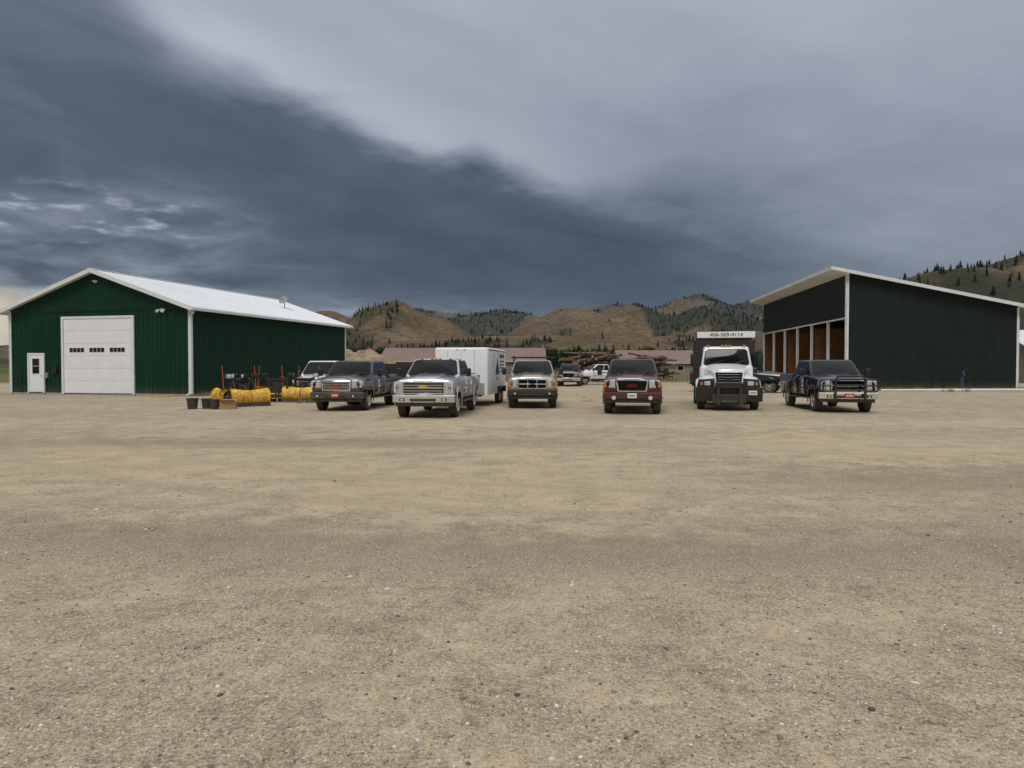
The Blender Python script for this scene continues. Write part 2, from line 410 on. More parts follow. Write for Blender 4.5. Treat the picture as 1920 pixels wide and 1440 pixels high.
    for sd in (-1, 1):
        l = B()
        if style == 'sierra':
            l.cyl((sd * .62, fy - .10, z0 + .06), (sd * .62, fy - .19, z0 + .06), .085, .09, black, 16); l.cyl((sd * .62, fy - .185, z0 + .06), (sd * .62, fy - .2, z0 + .06), .075, .07, lens_m, 16)
        else: l.box((sd * .60, fy - .145, z0 + .05), (sd * .76, fy - .10, z0 + .14), black, .01, 1); l.cyl((sd * .68, fy - .12, z0 + .095), (sd * .68, fy - .152, z0 + .095), .04, .04, lens_m, 12)
        l.obj('fog_light', fb)
        k = B(); k.tube([(sd * .36, fy - .1, z0 - .02), (sd * .36, fy - .2, z0 - .03), (sd * .36, fy - .2, z0 - .08), (sd * .36, fy - .1, z0 - .09)], .014, black, 6); k.obj('tow_hook', fb)
    if plate:
        p = B(); zc = z0 + .13; p.box((-.155, fy - .185, zc - .08), (.155, fy - .17, zc + .08), plate, .004, 1)
        for i in range(6): p.box((-.115 + i * .04, fy - .188, zc - .03), (-.09 + i * .04, fy - .184, zc + .03), whitel if plate is not whitep else blackl)
        p.obj('licence_plate', fb)
    gz0, gz1 = z1 + .02, zf - .05
    g = B(); gy = fy - .055
    if style == 'denali':
        gh = .56; g.box((-gh, gy, gz0), (gh, fy + .05, gz1), chrome, .04, 3); g.box((-gh + .06, gy - .012, gz0 + .05), (gh - .06, gy + .03, gz1 - .05), black, .02, 2)
        for r_ in range(5):
            for c_ in range(14): g.box((-gh + .10 + c_ * .073, gy - .02, gz0 + .075 + r_ * .062), (-gh + .15 + c_ * .073, gy - .008, gz0 + .10 + r_ * .062), chrome)
        text(g, 'GMC', .18, redlet, (0, gy - .03, (gz0 + gz1) / 2), stretch=1.1)
        hl = (gh + .03, hw - .05, gz0 + .12, gz1 + .01)
    elif style == 'silver':
        gh = .64; g.box((-gh, gy, gz0), (gh, fy + .05, gz1), black, .03, 2)
        for zz in (.0, .17, .34): g.box((-gh + .01, gy - .02, gz0 + .01 + zz * (gz1 - gz0) / .40), (gh - .01, gy + .01, gz0 + .055 + zz * (gz1 - gz0) / .40), chrome, .012, 2)
        for zz in (.10, .27): g.box((-gh + .03, gy - .01, gz0 + zz * (gz1 - gz0) / .40), (gh - .03, gy + .0, gz0 + .02 + zz * (gz1 - gz0) / .40), chrome)
        zc = gz0 + .03 + .5 * (gz1 - gz0)
        g.box((-.15, gy - .04, zc - .028), (.15, gy - .02, zc + .028), gold, .005, 1); g.box((-.055, gy - .042, zc - .055), (.055, gy - .018, zc + .055), gold, .005, 1)
        hl = (gh + .01, hw - .05, gz0 + .02, gz1)
    elif style == 'ford':
        gh = .58; g.box((-gh, gy, gz0), (gh, fy + .05, gz1), chrome, .03, 2)
        for c_ in range(2):
            zz0 = gz0 + .05 + c_ * (gz1 - gz0 - .06) / 2
            for s_ in range(3): x0 = -gh + .05 + s_ * .365; g.box((x0, gy - .008, zz0), (x0 + .335, gy + .03, zz0 + (gz1 - gz0 - .06) / 2 - .045), dark)
        zc = (gz0 + gz1) / 2
        ov = [(.09 * math.cos(t * .3927), gy - .035, zc + .038 * math.sin(t * .3927)) for t in range(16)]
        g.loft([ov, [(x, gy, z) for x, y, z in ov]], bluem)
        hl = (gh + .02, hw - .07, gz0 + .03, gz1 - .02)
    elif style == 'sierra':
        gh = .56; g.hexa([(-gh + .06, gy, gz0), (gh - .06, gy, gz0), (gh - .06, fy + .05, gz0), (-gh + .06, fy + .05, gz0), (-gh, gy, gz1), (gh, gy, gz1), (gh, fy + .05, gz1), (-gh, fy + .05, gz1)], chrome, .02, 2)
        g.hexa([(-gh + .11, gy - .012, gz0 + .04), (gh - .11, gy - .012, gz0 + .04), (gh - .11, gy + .03, gz0 + .04), (-gh + .11, gy + .03, gz0 + .04), (-gh + .05, gy - .012, gz1 - .04), (gh - .05, gy - .012, gz1 - .04), (gh - .05, gy + .03, gz1 - .04), (-gh + .05, gy + .03, gz1 - .04)], dark)
        for r_ in range(4): g.box((-gh + .12, gy - .018, gz0 + .075 + r_ * .075), (gh - .12, gy - .008, gz0 + .085 + r_ * .075), steel)
        text(g, 'GMC', .13, redlet, (0, gy - .028, (gz0 + gz1) / 2), stretch=1.15)
        hl = (gh + .02, hw - .06, gz0 + .12, gz1 - .0)
    else:
        gh = .60; g.box((-gh, gy, gz0), (gh, fy + .05, gz1), chrome, .03, 2)
        g.box((-gh + .04, gy - .01, gz0 + .04), (gh - .04, gy + .02, gz0 + .5 * (gz1 - gz0) - .03), dark); g.box((-gh + .04, gy - .01, gz0 + .5 * (gz1 - gz0) + .04), (gh - .04, gy + .02, gz1 - .04), dark)
        zc = gz0 + .5 * (gz1 - gz0)
        g.box((-.13, gy - .03, zc - .024), (.13, gy - .015, zc + .024), gold, .004, 1); g.box((-.05, gy - .032, zc - .045), (.05, gy - .013, zc + .045), gold, .004, 1)
        hl = (gh + .02, hw - .05, gz0 + .04, gz1 - .0)
    g.obj('grille', rt)
    for sd in (-1, 1):
        l = B(); x0, x1, za, zc = hl
        pts = [(x0, fy - .035, za), (x1, fy + .02, za + .02), (x1 + .03, fy + .22, za + .05), (x0, fy + .2, za), (x0, fy - .03, zc), (x1, fy + .03, zc - .015), (x1 + .025, fy + .28, zc - .03), (x0, fy + .2, zc)]
        l.hexa([(sd * p[0], p[1], p[2]) for p in pts], lens_m, .015, 2)
        l.box((sd * (x0 + .03), fy - .045, za + .03), (sd * (x0 + .03 + (x1 - x0) * .42), fy - .02, zc - .03), chrome, .01, 1)
        l.box((sd * (x1 - .06), fy - .03, za + .03), (sd * (x1 + .01), fy + .06, zc - .05), amber if style in ('ford', 'sierra') else lens_m, .01, 1)
        l.box((sd * (x0 + .02), fy - .04, (za + zc) / 2 - .006), (sd * (x1 - .02), fy + .0, (za + zc) / 2 + .006), black)
        l.obj('headlight', rt)
    if guard:
        q = B(); gy2 = fy - .26
        for x in (-.5, .5): q.box((x - .04, gy2 - .02, zb - .05), (x + .04, gy2 + .06, zf + .0), black, .01, 1); q.box((x - .02, gy2, zb), (x + .02, fy - .02, zb + .1), black)
        for zz in (zb + .30, zb + .46, zf - .02): q.tube([(-.5, gy2, zz), (.5, gy2, zz)], .032, black)
        q.tube([(-.5, gy2, zf - .02), (-.42, gy2, zf + .09), (.42, gy2, zf + .09), (.5, gy2, zf - .02)], .034, black)
        for sd in (-1, 1):
            q.tube([(sd * .5, gy2, zf - .03), (sd * .9, gy2 + .05, zf - .04), (sd * .99, gy2 + .16, zf - .10), (sd * .99, gy2 + .16, zb + .30), (sd * .88, gy2 + .05, zb + .24), (sd * .5, gy2, zb + .24)], .032, black)
            q.tube([(sd * .5, gy2, (zf + zb) / 2 + .1), (sd * .99, gy2 + .14, (zf + zb) / 2 + .1)], .024, black)
        q.obj('grille_guard', rt)
    if rack:
        q = B(); zt = roof + .16
        for y in (ce + .2, end - .2):
            for sd in (-1, 1): q.cyl((sd * (hw - .1), y, zbed), (sd * (hw - .14), y, zt), .022, .022, steel, 8)
            q.cyl((-hw + .0, y, zt), (hw - .0, y, zt), .024, .024, steel, 8)
        for sd in (-1, 1): q.cyl((sd * (hw - .14), ce - .3, zt + .03), (sd * (hw - .14), end, zt + .03), .022, .022, steel, 8)
        q.obj('ladder_rack', rt)
    if decal:
        for sd in (-1, 1):
            q = B(); n = 20; yc = 1.28; zc = zb + .5; x = sd * (hw + .020)
            o_ = [(x, yc + .17 * math.cos(t * math.pi * 2 / n), zc + .17 * math.sin(t * math.pi * 2 / n)) for t in range(n)]
            q.add(o_, [tuple(range(n))], whitel)
            x2 = sd * (hw + .024)
            q.add([(x2, yc - .12, zc - .06), (x2, yc + .12, zc - .06), (x2, yc + .02, zc + .12), (x2, yc - .05, zc + .03)], [(0, 1, 2, 3)], blackl)
            q.obj('door_emblem', rt, 0)
    return rt

greyp = paint('dark_grey_metallic_paint', (0.055, 0.051, 0.047), .5)
silverp = paint('silver_metallic_paint', (0.58, 0.60, 0.62), .65, .10)
beigep = paint('beige_metallic_paint', (0.40, 0.345, 0.265), .45, .12)
tanlow = paint('brown_lower_paint', (0.16, 0.12, 0.08), .4, .2)
maroon = paint('maroon_paint', (0.075, 0.005, 0.009), .3, .08)
navy = paint('navy_paint', (0.005, 0.007, 0.018), .3, .08)
blackp = paint('black_paint', (0.007, 0.007, 0.008), .2, .12)
vanw = paint('white_van_paint', (0.78, 0.79, 0.80), 0, .1)

pickup('pickup_truck', (-6.45, 27.3, 0), -5, 'dark grey dual-rear-wheel crew cab pickup with chrome grille', greyp, 'denali', dually=True, plate=redm, decal=True, amb=False, bumpmat=greyp)
pickup('pickup_truck', (-2.75, 23.6, 0), -5, 'silver crew cab pickup with big chrome bumper and roof lights', silverp, 'silver', plate=None, amb=True, decal=True, dz=.04, Rw=.42, hi=.0)
pickup('pickup_truck', (0.83, 28.9, 0), -2, 'beige extended cab pickup with ladder rack and chrome grille', beigep, 'ford', crew=False, low=tanlow, rack=True, hw=.98, rmat=steel, bumpmat=black, dz=.04)
pickup('pickup_truck', (4.30, 25.4, 0), -10, 'maroon lifted pickup with round fog lights and dark grille', maroon, 'sierra', crew=False, dz=.06, Rw=.43, plate=whitep, hw=1.0, bumpmat=maroon, rmat=steel)
pickup('pickup_truck', (12.15, 26.3, 0), -8, 'navy blue crew cab pickup with black grille guard', navy, 'chevy', plate=redm, guard=True, decal=True, Rw=.42, dz=.03)
pickup('pickup_truck', (16.8, 46.0, 0), 62, 'black pickup parked in front of the open shed', blackp, 'chevy', group='vehicles parked behind the front row', crew=True)
pickup('pickup_truck', (4.9, 61.0, 0), -8, 'old dark pickup parked near the log piles', blackp, 'sierra', group='vehicles parked behind the front row', crew=False)
pickup('pickup_truck', (6.6, 67.0, 0), -80, 'old white pickup parked near the log piles', vanw, 'ford', group='vehicles parked behind the front row', crew=False)

# ------------------------------------------------------------ white van
def van(loc, rot):
    rt = root('van', loc, rot, 'white passenger van parked beside the green garage', 'van', 'vehicles parked behind the front row')
    hw = .98; zb = .45
    sts = [(hw - .1, zb + .1, .98, .01, -.78), (hw - .04, zb + .05, 1.04, .03, -.72), (hw, zb, 1.12, .05, -.3), (hw, zb, 1.22, .05, .15), (hw, zb, 1.24, 0, .22), (hw, zb, 1.24, 0, 4.6), (hw - .03, zb + .05, 1.22, 0, 4.66)]
    vehicle_body(rt, sts, (0, 3.5), .37, vanw)
    C = [(-hw + .04, .12, 1.18), (hw - .04, .12, 1.18), (hw - .04, 4.62, 1.18), (-hw + .04, 4.62, 1.18), (-hw + .2, .95, 1.98), (hw - .2, .95, 1.98), (hw - .17, 4.5, 2.02), (-hw + .17, 4.5, 2.02)]
    b = B(); b.hexa(C, vanw, .09, 3); b.obj('cab', rt)
    ctr = (0, 2, 1.5)
    def win(nm, q, *a):
        w = B(); panel(w, q, a[0] - .01, a[1] + .01, a[2] - .02, a[3] + .02, .003, black, ctr); panel(w, q, *a, .007, glass, ctr); w.obj(nm, rt, 0)
    win('windshield', (C[0], C[1], C[5], C[4]), .05, .95, .1, .9)
    for q in ((C[1], C[2], C[6], C[5]), (C[0], C[3], C[7], C[4])):
        win('window', q, .08, .26, .14, .82)
        for k in range(3): win('window', q, .30 + k * .22, .50 + k * .22, .2, .82)
    win('rear_window', (C[3], C[2], C[6], C[7]), .12, .88, .25, .85)
    for sd in (-1, 1):
        m = B(); m.box((sd * (hw - .06), .5, 1.3), (sd * (hw + .08), .56, 1.34), black); m.box((sd * (hw + .06), .46, 1.22), (sd * (hw + .22), .58, 1.46), black, .03); m.obj('mirror', rt)
        d = B(); d.box((sd * (hw - .01), .42, .56), (sd * (hw + .012), 1.35, 1.18), vanw, .008, 1); dd = d.obj('door', rt)
        h = B(); h.box((sd * (hw + .01), 1.15, 1.05), (sd * (hw + .04), 1.3, 1.09), black, .01, 1); h.obj('handle', dd)
        l = B(); l.box((sd * .62, -.84, .82), (sd * .92, -.7, 1.0), lens_m, .02); l.box((sd * .86, -.82, .82), (sd * .95, -.66, 1.0), amber, .015); l.obj('headlight', rt)
        wheel(rt, sd * .82, 0, .37, sd); wheel(rt, sd * .82, 3.5, .37, sd)
    g = B(); g.box((-.6, -.85, .78), (.6, -.7, 1.0), chrome, .02)
    for k in range(3): g.box((-.56, -.862, .805 + k * .062), (.56, -.84, .85 + k * .062), dark)
    g.obj('grille', rt)
    u = B(); curved_bar(u, hw, -.8, .1, .5, .72, .14, black); u.obj('front_bumper', rt)
van((-10.25, 37.2, 0), -6)

# ------------------------------------------------------------ enclosed trailer
def trailer():
    rt = root('cargo_trailer', (-2.12, 29.6, 0), -7.5, 'white enclosed cargo trailer with black mountain emblem on its side', 'trailer')
    w = simple('trailer_white_skin', (0.84, 0.85, 0.86), .35, 0, .04, 1, dust=.06)
    hw = 1.14; z0 = .48; z1 = 2.46; L = 5.2
    def ring(z, g, e):
        pl = [(-hw + .14, 0), (hw - .14, 0), (hw - .04, .05), (hw, .16), (hw, L), (-hw, L), (-hw, .16), (-hw + .04, .05)]
        return [(x * (1 - g), y + (e if y < .2 else -e), z) for x, y in pl]
    b = B(); b.loft([ring(z0, 0, 0), ring(z1 - .09, 0, 0), ring(z1 - .03, .012, .02), ring(z1, .05, .06)], w)
    b.box((-hw - .01, .2, z1 - .12), (-hw + .0, L, z1 - .06), chrome); b.box((hw, .2, z1 - .12), (hw + .01, L, z1 - .06), chrome)
    for x in (-.57, 0, .57): b.box((x - .006, -.004, z0 + .55), (x + .006, .0, z1 - .1), concrete)
    b.box((-hw + .15, -.008, z0), (hw - .15, 0.01, z0 + .5), rimal)
    for k in range(9): b.box((hw, .3 + k * .6, z0 + .05), (hw + .004, .312 + k * .6, z1 - .12), concrete); b.box((-hw - .004, .3 + k * .6, z0 + .05), (-hw, .312 + k * .6, z1 - .12), concrete)
    b.obj('body', rt)
    d = B(); d.box((hw + .002, 1.0, .62), (hw + .02, 1.75, 2.25), w, .006, 1); dd = d.obj('door', rt)
    h = B(); h.box((hw + .02, 1.62, 1.3), (hw + .05, 1.68, 1.5), chrome, .01, 1); h.obj('handle', dd)
    for y in (3.05, 3.85):
        for sd in (-1, 1): wheel(rt, sd * (hw - .06), y, .34, sd, .2, .19, whitep)
    for sd in (-1, 1):
        f = B(); f.box((sd * (hw - .1), 2.6, .74), (sd * (hw + .14), 4.3, .78), black, .01, 1); f.box((sd * (hw - .1), 2.58, .5), (sd * (hw + .14), 2.62, .77), black); f.box((sd * (hw - .1), 4.28, .5), (sd * (hw + .14), 4.32, .77), black); f.obj('fender', rt)
    t = B(); t.box((-.5, 0.1, .42), (-.4, .0, .48), steel)
    for sd in (-1, 1): t.hexa([(sd * .8, .05, .42), (sd * .9, .05, .42), (.03 * sd, -1.3, .42), (-.03 * sd, -1.3, .42), (sd * .8, .05, .5), (sd * .9, .05, .5), (.03 * sd, -1.3, .5), (-.03 * sd, -1.3, .5)], steel)
    t.cyl((0, -1.0, 0.05), (0, -1.0, .8), .04, .04, steel, 10); t.cyl((0, -1.0, 0.0), (0, -1.0, .05), .09, .07, steel, 10); t.obj('tow_frame', rt)
    e = B(); x = hw + .008; zc = 1.55; yc = 2.55; n = 28
    o_ = [(x, yc + .38 * math.cos(t_ * 6.2832 / n), zc - .12 + .38 * math.sin(t_ * 6.2832 / n)) for t_ in range(n)]
    i_ = [(x, yc + .31 * math.cos(t_ * 6.2832 / n), zc - .12 + .31 * math.sin(t_ * 6.2832 / n)) for t_ in range(n)]
    e.add(o_ + i_, [(k, (k + 1) % n, (k + 1) % n + n, k + n) for k in range(n)], blackl)
    x += .003
    e.add([(x, yc - .52, zc - .22), (x, yc + .5, zc - .22), (x, yc + .3, zc + .12), (x, yc + .2, zc + .02), (x, yc, zc + .55), (x, yc - .2, zc + .18), (x, yc - .28, zc + .26)], [(0, 1, 2, 3, 4, 5, 6)], blackl)
    e.obj('emblem', rt, 0)
    e = B(); text(e, '406-369-4114', .26, blackl, (hw + .012, 3.9, 2.14), 'right'); e.obj('phone_number', rt, 0)
    for k in range(4):
        y = 3.25; e = B()
        while y < 4.6:
            l = random.uniform(.05, .16); e.box((hw + .002, y, 1.88 - k * .15), (hw + .012, y + l, 1.93 - k * .15), blackl); y += l + random.uniform(.03, .06)
        e.obj('lettering', rt, 0)
    for x in (-.15, .15):
        m = B(); m.box((x - .05, -.012, 2.34), (x + .05, .0, 2.38), amber); m.obj('marker_light', rt)
trailer()

# ------------------------------------------------------------ dump truck
def dump():
    rt = root('dump_truck', (8.45, 27.9, 0), -13.5, 'white dump truck with black bed, black bumper and phone number board', 'dump truck', 'trucks parked in a row on the gravel yard')
    Rw = .5
    def sec(hw, zb, zt, y, cr=.05):
        h = [(0, zb), (hw, zb), (hw + .01, (zb + zt) / 2), (hw - .03, zt - .12), (hw - .14, zt - .02), (hw * .5, zt + cr * .7), (0, zt + cr)]
        return [(x, y, z) for x, z in h] + [(-x, y, z) for x, z in h[-2:0:-1]]
    b = B(); b.loft([sec(.50, .95, 1.42, -.98), sec(.56, .85, 1.52, -.92), sec(.66, .8, 1.62, -.4), sec(.86, .8, 1.74, .75)], whitep); b.obj('hood', rt)
    for sd in (-1, 1):
        rings = []
        for i in range(15):
            t = math.pi * (-.05 + 1.1 * i / 14); ca, sa = math.cos(t), math.sin(t); r0 = Rw + .08; r1 = Rw + (.22 if sa > .5 else .16)
            rings.append([(sd * .5, r0 * ca, Rw + r0 * sa), (sd * 1.19, r0 * ca, Rw + r0 * sa), (sd * 1.2, (r0 + .06) * ca, Rw + (r0 + .06) * sa), (sd * 1.1, r1 * ca, Rw + r1 * sa), (sd * .5, (r1 + .1) * ca, Rw + (r1 + .1) * sa)])
        f = B(); f.loft(rings, whitep); f.hexa([(sd * .55, -.95, .78), (sd * 1.1, -.86, .78), (sd * 1.18, -.4, .78), (sd * .55, -.4, .78), (sd * .55, -.97, 1.24), (sd * 1.02, -.86, 1.16), (sd * 1.1, -.3, 1.25), (sd * .55, -.3, 1.38)], whitep, .04, 3); f.obj('fender', rt)
        l = B(); l.hexa([(sd * .52, -1.01, .80), (sd * 1.16, -.96, .80), (sd * 1.2, -.6, .80), (sd * .52, -.85, .80), (sd * .52, -1.0, 1.22), (sd * 1.10, -.94, 1.17), (sd * 1.11, -.6, 1.17), (sd * .52, -.85, 1.22)], black, .02, 2)
        l.hexa([(sd * .68, -1.03, .94), (sd * .9, -.99, .94), (sd * .9, -.9, .94), (sd * .68, -.9, .94), (sd * .68, -1.03, 1.11), (sd * .9, -.99, 1.10), (sd * .9, -.9, 1.10), (sd * .68, -.9, 1.11)], lens_m, .015, 2)
        l.box((sd * .96, -.995, .95), (sd * 1.04, -.9, 1.07), amber, .01, 1); l.obj('headlight', rt)
    C = [(-1.0, .72, 1.62), (1.0, .72, 1.62), (1.0, 2.15, 1.62), (-1.0, 2.15, 1.62), (-.86, 1.02, 2.48), (.86, 1.02, 2.48), (.90, 2.1, 2.52), (-.90, 2.1, 2.52)]
    c = B(); c.box((-1.02, .7, .85), (1.02, 2.15, 1.68), whitep, .05, 3); c.hexa(C, whitep, .08, 3); c.obj('cab', rt)
    ctr = (0, 1.4, 2)
    w = B(); q = (C[0], C[1], C[5], C[4]); panel(w, q, .04, .96, .10, .88, .003, black, ctr); bowed(w, q, .06, .94, .14, .84, .006, .05, glass, ctr); w.obj('windshield', rt, 60)
    for q in ((C[1], C[2], C[6], C[5]), (C[0], C[3], C[7], C[4])):
        w = B(); panel(w, q, .08, .72, .05, .82, .003, black, ctr); panel(w, q, .10, .70, .09, .78, .007, glass, ctr); w.obj('window', rt, 0)
    for sd in (-1, 1):
        d = B(); d.box((sd * 1.01, .85, .95), (sd * 1.035, 1.9, 1.66), whitep, .01, 1); dd = d.obj('door', rt)
        h = B(); h.box((sd * 1.03, 1.65, 1.4), (sd * 1.06, 1.8, 1.45), black, .01, 1); h.obj('handle', dd)
        m = B(); m.tube([(sd * .98, .85, 2.3), (sd * 1.3, .7, 2.25), (sd * 1.3, .7, 1.6), (sd * 1.0, .85, 1.65)], .014, black, 6); m.box((sd * 1.2, .66, 1.68), (sd * 1.4, .76, 2.18), black, .03, 2); m.obj('mirror', rt)
        wheel(rt, sd * 1.0, 0, Rw, sd, .28, .28, whitep, 8)
        wheel(rt, sd * 1.08, 4.1, Rw, sd, .26, .28, whitep, 8); wheel(rt, sd * .78, 4.1, Rw, sd, .26, .28, whitep, 8)
        s = B(); s.box((sd * .7, .9, .55), (sd * 1.1, 1.8, .62), steel, .01, 1); s.cyl((sd * .8, 1.0, .7), (sd * .8, 1.9, .7), .22, .22, black, 16); s.obj('fuel_tank', rt)
    for x in (-.7, -.14, 0, .14, .7):
        a = B(); a.box((x - .05, .99, 2.48), (x + .05, 1.12, 2.54), amber, .015, 2); a.obj('clearance_light', rt)
    wp = B()
    for x0 in (-.75, .1): wp.cyl((x0, .66, 1.72), (x0 + .6, .72, 1.9), .012, .01, black, 6)
    wp.obj('wiper', rt)
    g = B(); g.hexa([(-.44, -1.0, .92), (.44, -1.0, .92), (.44, -.9, .92), (-.44, -.9, .92), (-.50, -.99, 1.44), (.50, -.99, 1.44), (.50, -.9, 1.44), (-.50, -.9, 1.44)], dark, .02, 2)
    for k in range(5): g.box((-.42, -1.02, .97 + k * .095), (.42, -.99, .985 + k * .095), rimal, .004, 1)
    g.add([(-.13, -1.03, 1.1), (.13, -1.03, 1.1), (.13, -1.03, 1.26), (-.13, -1.03, 1.26)], [(0, 1, 2, 3)], black)
    g.obj('grille', rt)
    u = B(); u.hexa([(-1.22, -1.0, .34), (1.22, -1.0, .34), (1.22, -.85, .34), (-1.22, -.85, .34), (-1.22, -1.20, .88), (1.22, -1.20, .88), (1.22, -.85, .88), (-1.22, -.85, .88)], black, .04, 2)
    u.box((-.62, -1.34, .30), (.62, -1.1, .62), black, .02, 1); u.box((-.46, -1.42, .24), (-.34, -1.1, .84), steel, .01, 1); u.box((.34, -1.42, .24), (.46, -1.1, .84), steel, .01, 1)
    u.box((-.5, -1.26, .84), (.5, -1.08, 1.06), black, .02, 1); u.cyl((-.3, -1.38, .35), (.3, -1.38, .35), .05, .05, steel, 10)
    fb = u.obj('front_bumper', rt)
    p = B(); p.box((.70, -1.215, .60), (1.0, -1.19, .76), whitep, .004, 1)
    for i in range(6): p.box((.74 + i * .04, -1.22, .65), (.762 + i * .04, -1.212, .71), blackl)
    p.obj('licence_plate', fb)
    ch = B(); ch.box((-.45, -.9, .6), (-.33, 6.0, .85), steel); ch.box((.33, -.9, .6), (.45, 6.0, .85), steel); ch.box((-.95, -.08, Rw - .08), (.95, .08, Rw + .08), steel, .02); ch.box((-.95, 4.0, Rw - .1), (.95, 4.2, Rw + .1), steel, .02)
    ch.cyl((0, 4.1, Rw), (0, 4.1, Rw + .01), .2, .2, steel, 8); ch.obj('chassis', rt)
    d = B(); x = 1.19; y0 = 2.35; y1 = 5.9; z0 = .95; z1 = 2.75
    d.box((-x, y0, z0), (x, y1, z0 + .12), blackp); d.box((-x, y0, z0 + .12), (-x + .08, y1, z1), blackp); d.box((x - .08, y0, z0 + .12), (x, y1, z1), blackp)
    d.box((-x + .08, y0, z0 + .12), (x - .08, y0 + .08, z1 + .2), blackp); d.box((-x + .08, y1 - .08, z0 + .12), (x - .08, y1, z1), blackp)
    for k in range(7):
        yy = y0 + .1 + k * .55
        for sd in (-1, 1): d.box((sd * x, yy, z0), (sd * (x + .06), yy + .09, z1 - .06), blackp, .01, 1)
    for sd in (-1, 1): d.box((sd * (x + .001), y0, z1 - .06), (sd * (x + .08), y1, z1 + .06), blackp, .02, 1)
    d.obj('dump_bed', rt)
    s = B(); s.box((-x, 1.27, 2.86), (x, y0 + .08, 2.92), blackp); s.box((-x, 1.27, 2.84), (-x + .06, y0 + .1, 3.0), blackp)
    s.cyl((-x, 2.25, 3.06), (x, 2.25, 3.06), .06, .06, steel, 12)
    s.obj('cab_shield', rt)
    n = B(); n.hexa([(-x + .05, 1.20, 2.84), (x - .05, 1.20, 2.84), (x - .05, 1.26, 2.84), (-x + .05, 1.26, 2.84), (-x + .05, 1.20, 3.09), (x - .05, 1.20, 3.09), (x - .05, 1.26, 3.09), (-x + .05, 1.26, 3.09)], whitep, .01, 1)
    text(n, '406-369-4114', .20, blackl, (.02, 1.193, 2.96), stretch=1.15); n.obj('number_board', rt)
dump()

# ------------------------------------------------------------ black dump trailer
def dumptrailer():
    rt = root('utility_trailer', (-5.5, 37.0, 0), -8, 'black high-sided utility trailer behind the grey pickup', 'trailer')
    b = B()
    for sd in (-1, 1): b.box((sd * 1.15, 0, .7), (sd * 1.09, 4.2, 1.78), blackp)
    b.box((-1.09, 0, .7), (1.09, .06, 1.78), blackp); b.box((-1.09, .06, .7), (1.09, 4.2, .78), blackp)
    for k in range(6):
        for sd in (-1, 1): b.box((sd * 1.15, .1 + k * .78, .66), (sd * 1.2, .18 + k * .78, 1.8), blackp)
    b.box((-1.2, -.03, 1.74), (1.2, .0, 1.82), steel); b.obj('box', rt)
    for y in (1.8, 2.7):
        for sd in (-1, 1): wheel(rt, sd * 1.0, y, .36, sd, .2, .19, steel)
    t = B()
    for sd in (-1, 1): t.hexa([(sd * .8, .05, .6), (sd * .9, .05, .6), (.03 * sd, -1.3, .5), (-.03 * sd, -1.3, .5), (sd * .8, .05, .7), (sd * .9, .05, .7), (.03 * sd, -1.3, .6), (-.03 * sd, -1.3, .6)], steel)
    t.cyl((0, -1.1, 0), (0, -1.1, .9), .04, .04, steel, 8); t.obj('tow_frame', rt)
dumptrailer()

